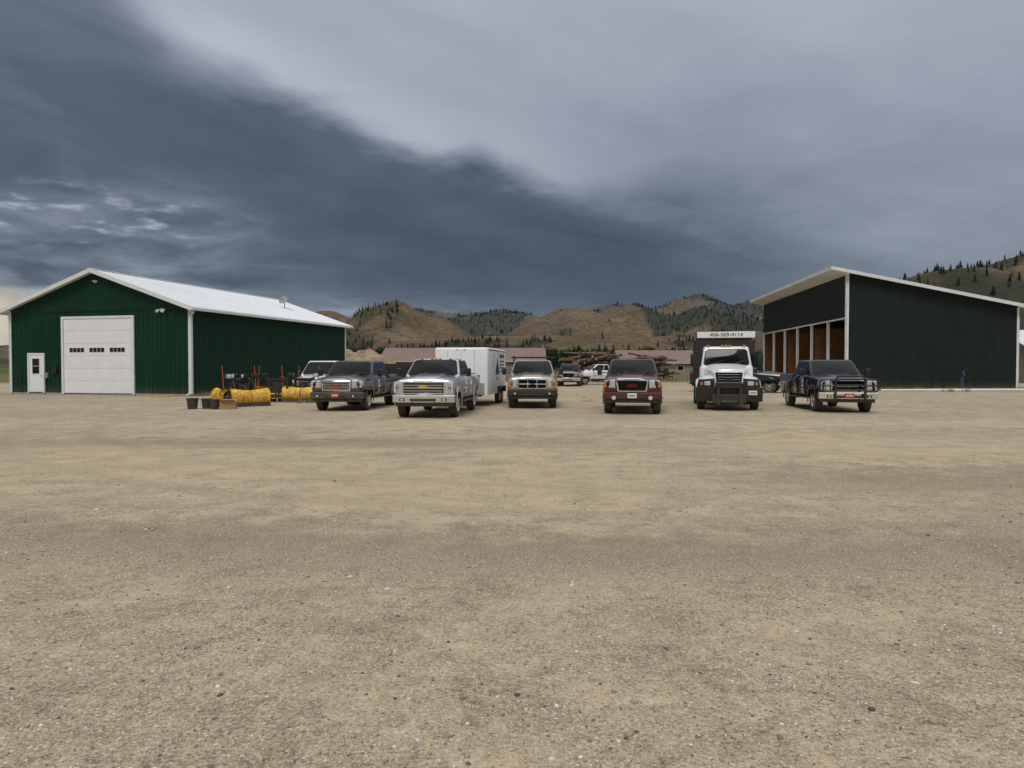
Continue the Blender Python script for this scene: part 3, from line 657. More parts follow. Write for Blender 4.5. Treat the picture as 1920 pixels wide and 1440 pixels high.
# ------------------------------------------------------------ snow plows
def plow(loc, rot, label, w=2.3, vee=0.0, mark=True):
    rt = root('snow_plow', loc, rot, label, 'snow plow', 'snow plows stored beside the garage')
    for sd in (-1, 1):
        b = B(); M = Matrix.Rotation(sd * R(vee), 4, 'Z')
        rows = []; rb = []
        def cv(a): return .40 * math.cos(a) - .30, .12 + .34 * (math.sin(a) + math.sin(R(40)))
        for i in range(11):
            a = R(-40 + 110 * i / 10); y, z = cv(a); y = -y + .1
            rows.append([M @ Vector((sd * .02, y, z)), M @ Vector((sd * w / 2, y - .05, z * 1.15))]); rb.append([M @ Vector((sd * .02, y + .03, z)), M @ Vector((sd * w / 2, y - .02, z * 1.15))])
        b.grid(rows, yellowp); b.grid(rb, yellowp)
        for k in range(5):
            x = sd * (w / 2) * (.06 + k * .225)
            for i in range(8):
                a0 = R(-40 + 110 * i / 8); a1 = R(-40 + 110 * (i + 1) / 8)
                def q(a, o): yy, zz = cv(a); return M @ Vector((x, -yy + .1 + o, zz * 1.03))
                p = [q(a0, -.05), q(a0, .12), q(a1, .12), q(a1, -.05)]
                p2 = [v + Vector((.03, 0, 0)) for v in p]; b.hexa(p + p2, yellowp)
        b.hexa([M @ Vector(v) for v in [(sd * .02, -.02, .0), (sd * w / 2, -.07, .0), (sd * w / 2, -.04, .0), (sd * .02, .01, .0), (sd * .02, .01, .14), (sd * w / 2, -.04, .15), (sd * w / 2, -.01, .15), (sd * .02, .04, .14)]], steel)
        b.obj('blade', rt)
        if mark:
            k = B(); p0 = M @ Vector((sd * w / 2 * .96, .1, .7)); k.cyl(p0, p0 + Vector((sd * .06, 0, 1.0)), .018, .014, orangep, 6); k.obj('edge_marker', rt)
    f = B()
    for sd in (-1, 1):
        f.hexa([(sd * .06, .2, .2), (sd * .14, .2, .2), (sd * .5, 1.1, .2), (sd * .42, 1.1, .2), (sd * .06, .2, .3), (sd * .14, .2, .3), (sd * .5, 1.1, .3), (sd * .42, 1.1, .3)], steel)
        f.box((sd * .36, 1.0, .1), (sd * .46, 1.15, 1.15), steel, .01, 1)
        f.cyl((sd * .12, .4, .35), (sd * .6, .35, .4), .04, .04, chrome, 10)
        f.cyl((sd * .4, 1.05, 0), (sd * .4, 1.05, .12), .06, .06, steel, 8)
        f.cyl((sd * .42, 1.0, 1.1), (sd * .42, .4, .42), .03, .03, steel, 8)
    f.box((-.5, 1.0, .2), (.5, 1.15, .38), steel, .01, 1); f.box((-.5, 1.02, 1.0), (.5, 1.1, 1.12), steel, .01, 1); f.box((-.2, .8, .45), (.2, 1.05, .95), black, .03, 2)
    f.cyl((0, .9, .9), (0, .35, .5), .055, .055, black, 10)
    f.tube([(-.2, .9, .9), (-.35, .8, 1.15), (-.1, .7, 1.2), (.1, .6, .7)], .018, black, 6); f.tube([(.2, .9, .9), (.4, .75, 1.05), (.2, .6, 1.1), (0, .5, .6)], .018, black, 6)
    f.obj('lift_frame', rt)
    for sd in (-1, 1):
        l = B(); l.box((sd * .44, .94, 1.15), (sd * .70, 1.12, 1.36), black, .03, 2); l.box((sd * .46, .92, 1.17), (sd * .68, .945, 1.34), lens_m, .02, 2); l.obj('headlight', rt)
    return rt
plow((-12.0, 31.4, 0), 205, 'yellow v-shaped snow plow with black lift frame', 1.7, 24, True)
plow((-10.85, 29.6, 0), 42, 'yellow straight snow plow blade facing the yard', 1.6, 0, False)
plow((-9.9, 33.2, 0), 6, 'yellow snow plow with orange edge markers', 1.7, 6)
plow((-12.6, 30.2, 0), -50, 'small yellow snow plow blade beside black tubs', 1.1, 0, False)
plow((-11.3, 34.2, 0), 200, 'yellow snow plow turned with its frame outward', 2.0, 0)

def bucket(loc, r, h, lab):
    rt = root('bucket', loc, random.uniform(0, 90), lab, 'bucket', 'black buckets beside the plows')
    b = B(); n = 20
    prof = [(r * .8, 0), (r, h), (r + .02, h), (r + .02, h - .04), (r - .01, h - .02), (r * .78, .03)]
    vs = []; fs = []
    for rr, z in prof:
        for i in range(n): a = i * 6.2832 / n; vs.append((rr * math.cos(a), rr * math.sin(a), z))
    for j in range(len(prof) - 1):
        for i in range(n): fs.append((j * n + i, j * n + (i + 1) % n, (j + 1) * n + (i + 1) % n, (j + 1) * n + i))
    fs.append(tuple(range(n))); fs.append(tuple(range(5 * n, 6 * n)))
    b.add(vs, fs, black); b.obj('tub', rt)
    k = B(); k.tube([(r * math.cos(t), 0, h - .02 - .16 * math.sin(t) * .3) for t in [i * math.pi / 8 for i in range(9)]], .008, steel, 5); k.obj('handle', rt)
bucket((-12.55, 27.9, 0), .22, .42, 'round black plastic tub on the gravel')
bucket((-12.08, 28.1, 0), .19, .40, 'round black plastic tub on the gravel')
bucket((-11.63, 27.8, 0), .19, .38, 'black plastic tub next to a cardboard box')
bx = root('cardboard_box', (-11.1, 27.8, 0), 12, 'open brown cardboard box on the gravel', 'box')
b = B(); b.box((-.28, -.2, 0), (.28, .2, .32), cardb, .004, 1)
b.obj('carton', bx)
b = B()
for sd in (-1, 1): b.hexa([(-.28, sd * .2, .321), (.28, sd * .2, .321), (.28, sd * .202, .321), (-.28, sd * .202, .321), (-.27, sd * .33, .38), (.27, sd * .33, .38), (.27, sd * .334, .385), (-.27, sd * .334, .385)], cardb)
b.obj('flap', bx)
hs = B(); hm = simple('yellow_hose', (0.5, 0.38, 0.06), .5)
pts = [((.45 + .05 * math.sin(i * .37)) * math.cos(i * .4) + i * .004, (.3 + .03 * math.cos(i * .7)) * math.sin(i * .4), .02 + .012 * (i % 3)) for i in range(70)]
pts += [(pts[-1][0] + .15 * k, pts[-1][1] + .2 * math.sin(k * .9), .02) for k in range(1, 8)]
hs.tube(pts, .02, hm, 6); o = hs.obj('hose'); o.location = (-19.4, 39.0, 0); top(o, 'coiled yellow garden hose on the ground by the garage', 'hose')

# ------------------------------------------------------------ buildings
def ribs(b, p0, p1, zb, zt, mat, out, sp=.30, d=.022, rw=.07):
    p0 = Vector((p0[0], p0[1], 0)); p1 = Vector((p1[0], p1[1], 0)); Ln = (p1 - p0).length; u = (p1 - p0) / Ln; o = Vector((out[0], out[1], 0))
    pts = [(0, 0)]; n = int(Ln / sp)
    for i in range(n):
        c = (i + .5) * Ln / n; pts += [(c - rw / 2 - .012, 0), (c - rw / 2, d), (c + rw / 2, d), (c + rw / 2 + .012, 0)]
    pts.append((Ln, 0))
    zbf = zb if callable(zb) else (lambda s: zb); ztf = zt if callable(zt) else (lambda s: zt)
    b.grid([[p0 + u * s + o * k + Vector((0, 0, zbf(s))) for s, k in pts], [p0 + u * s + o * k + Vector((0, 0, ztf(s))) for s, k in pts]], mat)

def roof_plane(b, a, c, e, f, mat, sp=.3, th=.09):
    a, c, e = Vector(a), Vector(c), Vector(e); u = (c - a); Ln = u.length; u = u / Ln; s = e - a
    nrm = u.cross(s).normalized()
    if nrm.z < 0: nrm = -nrm
    pts = [(0, 0)]; n = int(Ln / sp)
    for i in range(n):
        q = (i + .5) * Ln / n; pts += [(q - .045, 0), (q - .03, .025), (q + .03, .025), (q + .045, 0)]
    pts.append((Ln, 0))
    b.grid([[a + u * t + nrm * k for t, k in pts], [a + s + u * t + nrm * k for t, k in pts]], mat)
    lo = [a - nrm * .004, c - nrm * .004, c + s - nrm * .004, a + s - nrm * .004]; dn = Vector((0, 0, -th))
    b.hexa([p + dn for p in lo] + lo, trimw)

def garage():
    rt = root('metal_garage', (-30.3, 43.06, 0), -14, 'dark green ribbed metal garage with white roof and doors', 'building')
    W, D, H, PK = 12.6, 18.5, 5.05, 7.22
    sl = (PK - H) / (W / 2)
    b = B(); gz = lambda s: H + sl * min(s, W - s)
    ribs(b, (0, 0), (W, 0), .12, lambda s: H, greenm, (0, -1))
    n = 84
    row0 = []; row1 = []
    for i in range(n + 1):
        s = W * i / n; k = .03 + (.022 if i % 2 else 0); row0.append((s, -k, H - .1)); row1.append((s, -k, gz(s) - .02))
    b.grid([row0, row1], greenm)
    b.hexa([(0, -.035, H - .16), (W, -.035, H - .16), (W, -.0, H - .16), (0, -.0, H - .16), (0, -.062, H - .09), (W, -.062, H - .09), (W, 0, H - .09), (0, 0, H - .09)], greenm)
    ribs(b, (W, 0), (W, D), .12, H, greenm, (1, 0)); ribs(b, (0, 0), (0, D), .12, H, greenm, (-1, 0))
    ribs(b, (0, D), (W, D), .12, gz, greenm, (0, 1))
    b.box((-.02, -.02, -.1), (W + .02, D + .02, .12), concrete)
    b.obj('wall', rt, 20)
    r = B(); ov = .45
    for sd in (0, 1):
        x = -ov if sd == 0 else W + ov; z = H - sl * ov + .08
        roof_plane(r, (x, -.5, z), (x, D + .5, z), (W / 2, -.5, PK + .08), None, roofw)
    r.box((W / 2 - .18, -.5, PK + .06), (W / 2 + .18, D + .5, PK + .11), roofw)
    ro = r.obj('roof', rt, 20)
    t = B()
    for sd in (0, 1):
        x = -ov if sd == 0 else W + ov; z = H - sl * ov
        t.hexa([(x, -.53, z - .12), (W / 2, -.53, PK - .12), (W / 2, -.50, PK - .12), (x, -.50, z - .12), (x, -.53, z + .12), (W / 2, -.53, PK + .12), (W / 2, -.50, PK + .12), (x, -.50, z + .12)], trimw)
        t.box((x - .01, -.5, z - .1), (x + (.1 if sd else -.1), D + .5, z + .05), trimw, .02, 1)
        xx = 0 if sd == 0 else W
        t.box((xx - .09, -.07, .1), (xx + .09, -.026, H - .05), trimw); t.box((xx + (-.07 if sd == 0 else .026), -.07, .1), (xx + (-.026 if sd == 0 else .07), .12, H - .05), trimw)
    t.box((W + .03, D - .12, .1), (W + .07, D + .05, H - .05), trimw)
    t.tube([(W + ov - .03, -.2, H - .3), (W + .12, -.12, H - .55), (W + .12, -.12, .2), (W + .12, -.5, .08)], .05, trimw, 8)
    t.obj('trim', rt)
    x0, x1, dh = 3.95, 8.77, 4.45
    d = B(); nrow = 6; ph = (dh - .1) / nrow
    for k in range(nrow):
        z = .12 + k * ph; d.box((x0 + .02, -.075, z + .004), (x1 - .02, -.045, z + ph - .004), doorw, .008, 1)
        for c in range(4):
            cx = x0 + .2 + c * (x1 - x0 - .28) / 4
            if k != 3: d.box((cx, -.079, z + .14), (cx + .95, -.07, z + ph - .14), doorw, .004, 1)
    od = d.obj('overhead_door', rt)
    k = 3; z = .12 + k * ph
    for c in range(3):
        w = B(); cx = x0 + .45 + c * 1.42
        w.box((cx - .04, -.088, z + .19), (cx + 1.08, -.074, z + .50), doorw, .006, 1)
        for j in range(4): w.box((cx + j * .265, -.094, z + .22), (cx + j * .265 + .235, -.086, z + .47), glass)
        w.obj('window', od)
    f = B(); f.box((x0 - .14, -.11, .05), (x0, -.028, dh + .16), trimw); f.box((x1, -.11, .05), (x1 + .14, -.028, dh + .16), trimw); f.box((x0, -.11, dh + .02), (x1, -.028, dh + .16), trimw); f.obj('door_frame', od)
    d = B(); d.box((1.42, -.08, .16), (2.42, -.04, 2.36), doorw, .01, 1); d.box((1.55, -.09, .3), (2.29, -.075, 1.0), doorw, .01, 1)
    dd = d.obj('door', rt)
    w = B(); w.box((1.66, -.092, 1.25), (2.2, -.08, 2.15), glass)
    for xx in (1.64, 2.18): w.box((xx, -.1, 1.22), (xx + .03, -.09, 2.18), doorw)
    w.box((1.67, -.1, 1.22), (2.18, -.09, 1.25), doorw); w.box((1.67, -.1, 2.15), (2.18, -.09, 2.18), doorw); w.box((1.67, -.098, 1.69), (2.18, -.09, 1.71), doorw)
    w.obj('window', dd)
    f = B(); f.box((1.3, -.1, .1), (1.41, -.028, 2.48), trimw); f.box((2.43, -.1, .1), (2.54, -.028, 2.48), trimw); f.box((1.41, -.1, 2.37), (2.43, -.028, 2.48), trimw); f.obj('door_frame', dd)
    h = B(); h.cyl((2.34, -.08, 1.15), (2.34, -.15, 1.15), .03, .035, chrome, 10); h.obj('handle', dd)
    m = B(); m.box((3.2, -.18, 1.25), (3.5, -.03, 1.65), black, .02, 2); m.obj('mailbox', rt)
    l = B(); l.box((6.2, -.14, 6.55), (6.4, -.05, 6.68), trimw, .01, 1); l.box((6.22, -.24, 6.6), (6.38, -.14, 6.66), lens_m, .01, 1); l.obj('lamp', rt)
    l = B(); l.box((10.75, -.14, 4.75), (10.9, -.05, 4.95), trimw, .01, 1); l.cyl((10.65, -.12, 4.88), (10.62, -.3, 4.78), .06, .08, whitep, 10); l.cyl((11.0, -.12, 4.88), (11.03, -.3, 4.78), .06, .08, whitep, 10); l.obj('lamp', rt)
    l = B(); l.cyl((9.6, 14.5, 5.9), (9.6, 14.5, 6.7), .03, .03, steel, 8)
    rings = []
    M = Matrix.Translation((9.6, 14.4, 6.75)) @ Matrix.Rotation(R(60), 4, 'X')
    for rr, zz in ((.02, 0), (.15, .02), (.3, .07), (.38, .12)): rings.append([M @ Vector((rr * math.cos(a * .5236), rr * math.sin(a * .5236), zz)) for a in range(13)])
    l.grid(rings, concrete); l.cyl((9.6, 14.5, 6.6), (9.6, 14.0, 6.9), .012, .012, steel, 6); l.obj('satellite_dish', ro)
    m = B(); m.box((2.65, -.16, 1.0), (2.8, -.03, 1.3), concrete, .01, 1); m.obj('meter_box', rt)
garage()

def shed():
    rt = root('open_shed', (25.4, 54.0, 0), -6.5, 'dark green metal open-front shed with white posts and sloping roof', 'building')
    W, D, H0, H1 = 12.07, 26.7, 8.75, 6.1
    hz = lambda s: H0 + (H1 - H0) * s / W
    b = B(); ribs(b, (0, 0), (W, 0), .08, hz, greendk, (0, -1), .30, .016); ribs(b, (W, 0), (W, D), .08, H1, greendk, (1, 0)); ribs(b, (0, D), (W, D), .08, hz, greendk, (0, 1))
    ribs(b, (0, 0), (0, D), 5.4, H0, greendk, (-1, 0), .30, .016)
    b.obj('wall', rt, 20)
    i_ = B(); i_.box((.3, D - .12, 0.01), (W - .15, D - .06, 6.0), osbm); i_.box((W - .12, .1, 0.01), (W - .06, D - .2, 5.8), osbm)
    for y in (8.9, 17.8): i_.box((.35, y - .05, 0.01), (W - .2, y + .05, 5.0), osbm)
    i_.box((.1, .06, .01), (W - .15, .1, 5.8), osbm)
    i_.obj('lining', rt, 0)
    for k in range(7):
        p = B(); y = .12 + k * (D - .24) / 6; p.box((-.04, y - .10, 0), (.16, y + .10, 5.45), trimw, .01, 1); p.obj('post', rt)
    r = B()
    ex = -1.35; zx = hz(ex) + .12; x2 = W + .55; z2 = hz(x2) + .12
    roof_plane(r, (ex, -.6, zx), (ex, D + .6, zx), (x2, -.6, z2), None, roofw, .4)
    ro = r.obj('roof', rt, 20)
    t = B()
    t.hexa([(ex, -.64, zx - .2), (x2, -.64, z2 - .2), (x2, -.6, z2 - .2), (ex, -.6, zx - .2), (ex, -.64, zx + .05), (x2, -.64, z2 + .05), (x2, -.6, z2 + .05), (ex, -.6, zx + .05)], trimw)
    t.box((ex - .04, -.6, zx - .22), (ex, D + .6, zx + .05), trimw); t.box((x2, -.6, z2 - .2), (x2 + .1, D + .6, z2 - .02), trimw)
    t.box((-.12, -.06, .05), (.10, -.026, H0 - .05), trimw); t.box((-.13, -.06, .05), (-.026, .1, H0 - .05), trimw)
    t.box((W - .1, -.06, .05), (W + .08, -.026, H1 - .05), trimw); t.box((W + .03, -.06, .05), (W + .08, .1, H1 - .05), trimw)
    t.box((-.06, 0.1, 5.3), (-.026, D, 5.42), trimw)
    t.obj('trim', rt)
    s = B(); s.hexa([(ex + .02, -.58, zx - .23), (-.05, -.58, hz(0) - .13), (-.05, D + .5, hz(0) - .13), (ex + .02, D + .5, zx - .23), (ex + .02, -.58, zx - .15), (-.05, -.58, hz(0) - .05), (-.05, D + .5, hz(0) - .05), (ex + .02, D + .5, zx - .15)], trimw); s.obj('soffit', rt)
shed()

def lowbuilding(loc, rot, L, D, H, PK, lab, wallm=tanwall, roofm=brownroof):
    rt = root('farm_building', loc, rot, lab, 'building')
    b = B(); ribs(b, (0, 0), (L, 0), 0, H, wallm, (0, -1), .6); ribs(b, (0, D), (L, D), 0, H, wallm, (0, 1), .6)
    for x, o in ((0, -1), (L, 1)): ribs(b, (x, 0), (x, D), 0, lambda s: H + (PK - H) * (1 - abs(s - D / 2) / (D / 2)), wallm, (o, 0), .6)
    b.obj('wall', rt, 20)
    r = B()
    for y in (-.5, D + .5): roof_plane(r, (-.5, y, H - .05), (L + .5, y, H - .05), (-.5, D / 2, PK), None, roofm, .9)
    r.obj('roof', rt, 20)
    for k in range(int(L / 4)):
        w = B(); x = 1.6 + k * 4; w.box((x, -.05, 1.0), (x + 1.2, -.025, 1.9), trimw); w.box((x + .08, -.06, 1.08), (x + 1.12, -.045, 1.82), glass); w.obj('window', rt)
lowbuilding((-20.6, 112, 0), -1, 25.5, 12, 2.6, 4.8, 'long low farm building with brown metal roof')
lowbuilding((19.5, 125, 0), 2, 14, 10, 2.4, 4.7, 'brown roofed farm building beyond the log piles')
lowbuilding((52.5, 72, 0), -5, 14, 9, 3.6, 5.6, 'white roofed building beyond the open shed', tanwall, roofw)

# ------------------------------------------------------------ small things by shed
for i in range(4):
    b = B(); L = [6.5, 9.0, 5.0, 7.5][i]; y = 48.6 + i * .28
    b.cyl((25.2 + i * 1.3, y, .07), (25.2 + i * 1.3 + L, y + .15 * (i - 1), .07), .065, .065, whitep, 10); b.cyl((25.19 + i * 1.3, y, .07), (25.2 + i * 1.3, y, .07), .05, .05, dark, 10)
    top(b.obj('pipe'), 'long white plastic pipe lying on the gravel', 'pipe', 'pipes lying beside the shed')
b = B()
for i in range(5): b.box((30.0, 49.9 + i * .12, .0), (32.2, 49.99 + i * .12, .1), redm, .01, 1)
for i in range(3): b.box((30.1 + i * .9, 49.85, .1), (30.25 + i * .9, 50.55, .15), redm, .01, 1)
top(b.obj('pallet'), 'red painted timber pallet lying on the ground', 'pallet')
hy = root('water_hydrant', (32.8, 51.7, 0), 0, 'blue water hydrant standing at the shed wall', 'hydrant')
b = B(); b.cyl((0, 0, 0), (0, 0, 1.1), .05, .05, bluep, 10); b.box((-.08, -.08, 1.0), (.08, .08, 1.3), bluep, .02); b.cyl((0, -.08, 1.12), (0, -.25, 1.0), .035, .03, bluep, 8); b.cyl((-.12, 0, 0), (-.12, 0, .9), .09, .07, bluep, 8); b.obj('standpipe', hy)
b = B(); b.cyl((0, 0, 1.3), (.25, 0, 1.55), .018, .018, steel, 6); b.cyl((.0, 0, 1.3), (-.02, 0, 1.4), .03, .03, steel, 6); b.obj('handle', hy)

# ------------------------------------------------------------ logs
bark = simple('log_bark', (0.15, 0.10, 0.07), .95, 0, .45, 2.5, bump=.5)
cutw = simple('log_cut_wood', (0.42, 0.28, 0.16), .9, 0, .2, 6)
logm = []
for v in range(7):
    b = B(); L = random.uniform(2.4, 5.0); r = random.uniform(.10, .20); n = 10; rings = []
    for j in range(6):
        t = j / 5; ox = .08 * math.sin(t * 3 + v); rr = r * (1 - .25 * t); rings.append([(L * (t - .5), ox + rr * math.cos(a * 6.2832 / n) * random.uniform(.94, 1.05), rr * math.sin(a * 6.2832 / n)) for a in range(n)])
    b.loft(rings, bark); b.mi(cutw)
    b.fm[-1] = 1; b.fm[-2] = 1
    logm.append((b.mesh('log', 50), r))
def logpile(x0, x1, y, nrow):
    for k in range(nrow):
        z = .18 + k * .27
        w = (x1 - x0) * (1 - .7 * (k / nrow) ** 1.6)
        for j in range(3):
            nn = max(2, int(w / 2.4))
            for i in range(nn):
                me, r = random.choice(logm)
                o = bpy.data.objects.new('log', me); COL.objects.link(o)
                o.location = ((x0 + x1) / 2 + (i + .5 - nn / 2) * w / nn + random.uniform(-.9, .9), y + (j - 1) * .6 + random.uniform(-.3, .3), max(.15, z + random.uniform(-.12, .16)))
                o.rotation_euler = (random.uniform(0, 6), random.uniform(-.05, .05) if k == 0 else random.uniform(-.2, .2), random.choice((0, 0, math.pi, 1.2)) + random.uniform(-.5, .5))
                top(o, 'rough bark covered log stacked in a loose pile', 'log', 'logs stacked in piles behind the yard')
logpile(6.3, 12.6, 84, 12)
logpile(14.2, 20.0, 90, 11)
logpile(9.5, 14.5, 78, 4)

# ------------------------------------------------------------ ground
def ground():
    me = bpy.data.meshes.new('ground')
    S = 3500
    xs = [-S, -800, -200, -60, -30, 0, 30, 60, 200, 800, S]; ys = [-S, -400, -60, -10, 0, 15, 40, 80, 200, 700, S]
    vs = [(x, y, 0) for y in ys for x in xs]; n = len(xs)
    fs = [(j * n + i, j * n + i + 1, (j + 1) * n + i + 1, (j + 1) * n + i) for j in range(len(ys) - 1) for i in range(n - 1)]
    me.from_pydata(vs, [], fs); o = bpy.data.objects.new('ground', me); COL.objects.link(o)
    m, t, b = newmat('gravel_ground')
    pos = t.N.new('ShaderNodeNewGeometry').outputs['Position']
    x, y, z = t.sep(pos)
    big = t.noise(pos, .22, 4, .62, .4); med = t.noise(pos, 1.6, 5, .72); grain = t.noise(pos, 9.0, 4, .8); fine = t.noise(pos, 42, 3, .8)
    gravel = t.ramp(fine, [(.30, (.15, .118, .082)), (.44, (.32, .265, .192)), (.56, (.46, .395, .30)), (.72, (.66, .60, .50))])
    dust = t.ramp(fine, [(.3, (.43, .355, .240)), (.7, (.60, .51, .365))])
    wx = t.m('ADD', x, t.m('MULTIPLY', t.m('SUBTRACT', big, .5), 6.0)); wy = t.m('ADD', y, t.m('MULTIPLY', t.m('SUBTRACT', med, .5), 2.6))
    def blob(cx, cy, sx, sy):
        a = t.m('DIVIDE', t.m('SUBTRACT', wx, cx), sx); c = t.m('DIVIDE', t.m('SUBTRACT', wy, cy), sy)
        return t.m('EXPONENT', t.m('MULTIPLY', t.m('ADD', t.m('MULTIPLY', a, a), t.m('MULTIPLY', c, c)), -1.0))
    pale = t.m('ADD', t.m('ADD', blob(0, 10.0, 4.0, 2.2), blob(-7.5, 12.0, 4, 2.4)), t.m('ADD', blob(8, 15, 7, 2.2), blob(0, 20.5, 16, 1.4)))
    dkb = t.m('ADD', t.m('ADD', blob(1.5, 6.3, 4.6, .7), blob(-4, 7.0, 2.8, .6)), t.m('ADD', blob(-5, 15.6, 6, .8), blob(6.5, 10.5, 3.0, .9)))
    f = t.m('ADD', t.m('MULTIPLY', big, .5), t.m('ADD', t.m('MULTIPLY', med, .35), t.m('MULTIPLY', grain, .25)))
    f = t.m('ADD', t.mr(f, .48, .66), t.m('MULTIPLY', pale, .9), clamp=True)
    f = t.m('SUBTRACT', f, t.m('MULTIPLY', dkb, 1.0), clamp=True)
    col = t.mix(t.m('MULTIPLY', f, .82), gravel, dust)
    for sc, th, amt in ((55, .62, .85), (125, .45, .8)):
        v = t.N.new('ShaderNodeTexVoronoi'); v.inputs['Scale'].default_value = sc; t.L.new(pos, v.inputs['Vector'])
        cr = t.sep(v.outputs['Color'])
        stone = t.ramp(cr[1], [(0, (.09, .078, .068)), (.25, (.25, .19, .14)), (.55, (.43, .375, .30)), (.8, (.60, .54, .46)), (1, (.82, .78, .72))])
        msk = t.m('MULTIPLY', t.mr(v.outputs['Distance'], .48, .40, 0, 1), t.m('GREATER_THAN', cr[0], th))
        msk = t.m('MULTIPLY', msk, t.m('SUBTRACT', amt, t.m('MULTIPLY', f, amt * .65)))
        col = t.mix(msk, col, stone)
    gr = t.ramp(grain, [(.30, (.68, .67, .66)), (.45, (.94, .94, .94)), (.56, (1.05, 1.05, 1.05)), (.72, (1.26, 1.25, 1.23))])
    col = t.mix(t.mr(f, 0, 1, 1.0, .45), col, t.mix(1.0, col, gr, 'MULTIPLY'))
    md = t.ramp(med, [(.30, (.80, .79, .77)), (.5, (1, 1, 1)), (.7, (1.12, 1.12, 1.11))])
    col = t.mix(1.0, col, md, 'MULTIPLY')
    col = t.mix(1.0, col, (1.04, 1.0, .94), 'MULTIPLY')
    trk = None
    for cx, cy, rr in ((4, 26, 18.4), (4, 26, 16.6), (-9, 24, 12.6), (14, 2, 10.4), (-2, -14, 28.9)):
        dx = t.m('SUBTRACT', x, cx); dy = t.m('SUBTRACT', y, cy)
        d = t.m('SQRT', t.m('ADD', t.m('MULTIPLY', dx, dx), t.m('MULTIPLY', dy, dy)))
        d = t.m('ABSOLUTE', t.m('SUBTRACT', t.m('ADD', d, t.m('MULTIPLY', t.m('SUBTRACT', big, .5), 1.4)), rr))
        q = t.mr(d, .30, .08)
        trk = q if trk is None else t.m('MAXIMUM', trk, q)
    trk = t.m('MULTIPLY', trk, t.mr(med, .38, .64, .0, .24))
    drk = t.m('ADD', trk, t.m('MULTIPLY', t.m('MULTIPLY', dkb, t.mr(grain, .35, .6)), .45), clamp=True)
    col = t.mix(drk, col, (.17, .135, .095))
    yn = t.m('ADD', y, t.m('MULTIPLY', t.m('SUBTRACT', big, .5), 26))
    grass = t.ramp(med, [(.3, (.075, .085, .03)), (.5, (.17, .14, .065)), (.7, (.27, .21, .12))])
    field = t.ramp(t.noise(pos, .012, 2), [(.4, (.06, .095, .03)), (.6, (.17, .15, .07))])
    grass = t.mix(t.mr(y, 120, 200), grass, field)
    col = t.mix(t.mr(yn, 72, 84), col, grass)
    side = t.mr(t.m('ADD', t.m('ABSOLUTE', x), t.m('MULTIPLY', big, 10)), 52, 62)
    col = t.mix(side, col, grass)
    t.put(b.inputs['Base Color'], col); b.inputs['Roughness'].default_value = .95; b.inputs['Specular IOR Level'].default_value = .12
    h = t.m('ADD', t.m('MULTIPLY', fine, .8), t.m('MULTIPLY', grain, 1.6))
    t.put(b.inputs['Normal'], t.bump(h, .8, .016))
    me.materials.append(m); top(o, 'tan gravel and dirt yard with loose stones', 'ground', kind='structure')
ground()

def stones():
    m, t, b = newmat('stone_mix')
    geo = t.N.new('ShaderNodeNewGeometry')
    col = t.ramp(geo.outputs['Random Per Island'], [(0, (.09, .08, .075)), (.08, (.19, .16, .135)), (.3, (.36, .28, .20)), (.6, (.47, .40, .31)), (.85, (.58, .52, .45)), (1, (.82, .79, .74))])
    t.put(b.inputs['Base Color'], col); b.inputs['Roughness'].default_value = .85; b.inputs['Specular IOR Level'].default_value = .3
    bm = bmesh.new(); bmesh.ops.create_icosphere(bm, subdivisions=1, radius=1); bv = np.array([v.co[:] for v in bm.verts]); bf = np.array([[v.index for v in f.verts] for f in bm.faces]); bm.free()
    N = 50000
    y = 2.2 + 11 * np.random.rand(N) ** 1.9; x = (np.random.rand(N) * 2 - 1) * (y * .80 + .4)
    keep = np.array([noise.noise((a * .35, b_ * .5, 3.0)) * .9 + noise.noise((a * 1.7, b_ * 1.7, 9.0)) * .5 + .45 > random.random() * .9 for a, b_ in zip(x, y)])
    x = x[keep]; y = y[keep]; N = len(x)
    s = .0028 + .0022 * np.random.exponential(1.0, N)
    big = np.random.rand(N) < .014; s[big] *= np.random.uniform(1.5, 2.9, big.sum()); s = np.minimum(s, .024)
    sc = s[:, None] * np.stack([np.random.uniform(.8, 1.5, N), np.random.uniform(.7, 1.1, N), np.random.uniform(.45, .8, N)], 1)
    V = bv[None] * (1 + np.random.uniform(-.16, .16, (N, len(bv), 1))) * sc[:, None]
    a = np.random.rand(N) * 6.283; ca, sa = np.cos(a)[:, None], np.sin(a)[:, None]
    X = V[..., 0] * ca - V[..., 1] * sa + x[:, None]; Y = V[..., 0] * sa + V[..., 1] * ca + y[:, None]; Z = V[..., 2] + sc[:, 2:3] * .25
    vs = np.stack([X, Y, Z], -1).reshape(-1, 3); fs = (bf[None] + (np.arange(N) * len(bv))[:, None, None]).reshape(-1, 3)
    me = bpy.data.meshes.new('gravel'); me.vertices.add(len(vs)); me.vertices.foreach_set('co', vs.ravel())
    me.loops.add(fs.size); me.loops.foreach_set('vertex_index', fs.ravel()); me.polygons.add(len(fs)); me.polygons.foreach_set('loop_start', np.arange(0, fs.size, 3))
    me.polygons.foreach_set('use_smooth', [True] * len(fs))
    me.update(); me.validate(); me.materials.append(m)
    o = bpy.data.objects.new('gravel', me); COL.objects.link(o); top(o, 'loose mixed grey and tan pebbles over the yard', 'gravel', kind='stuff')
stones()

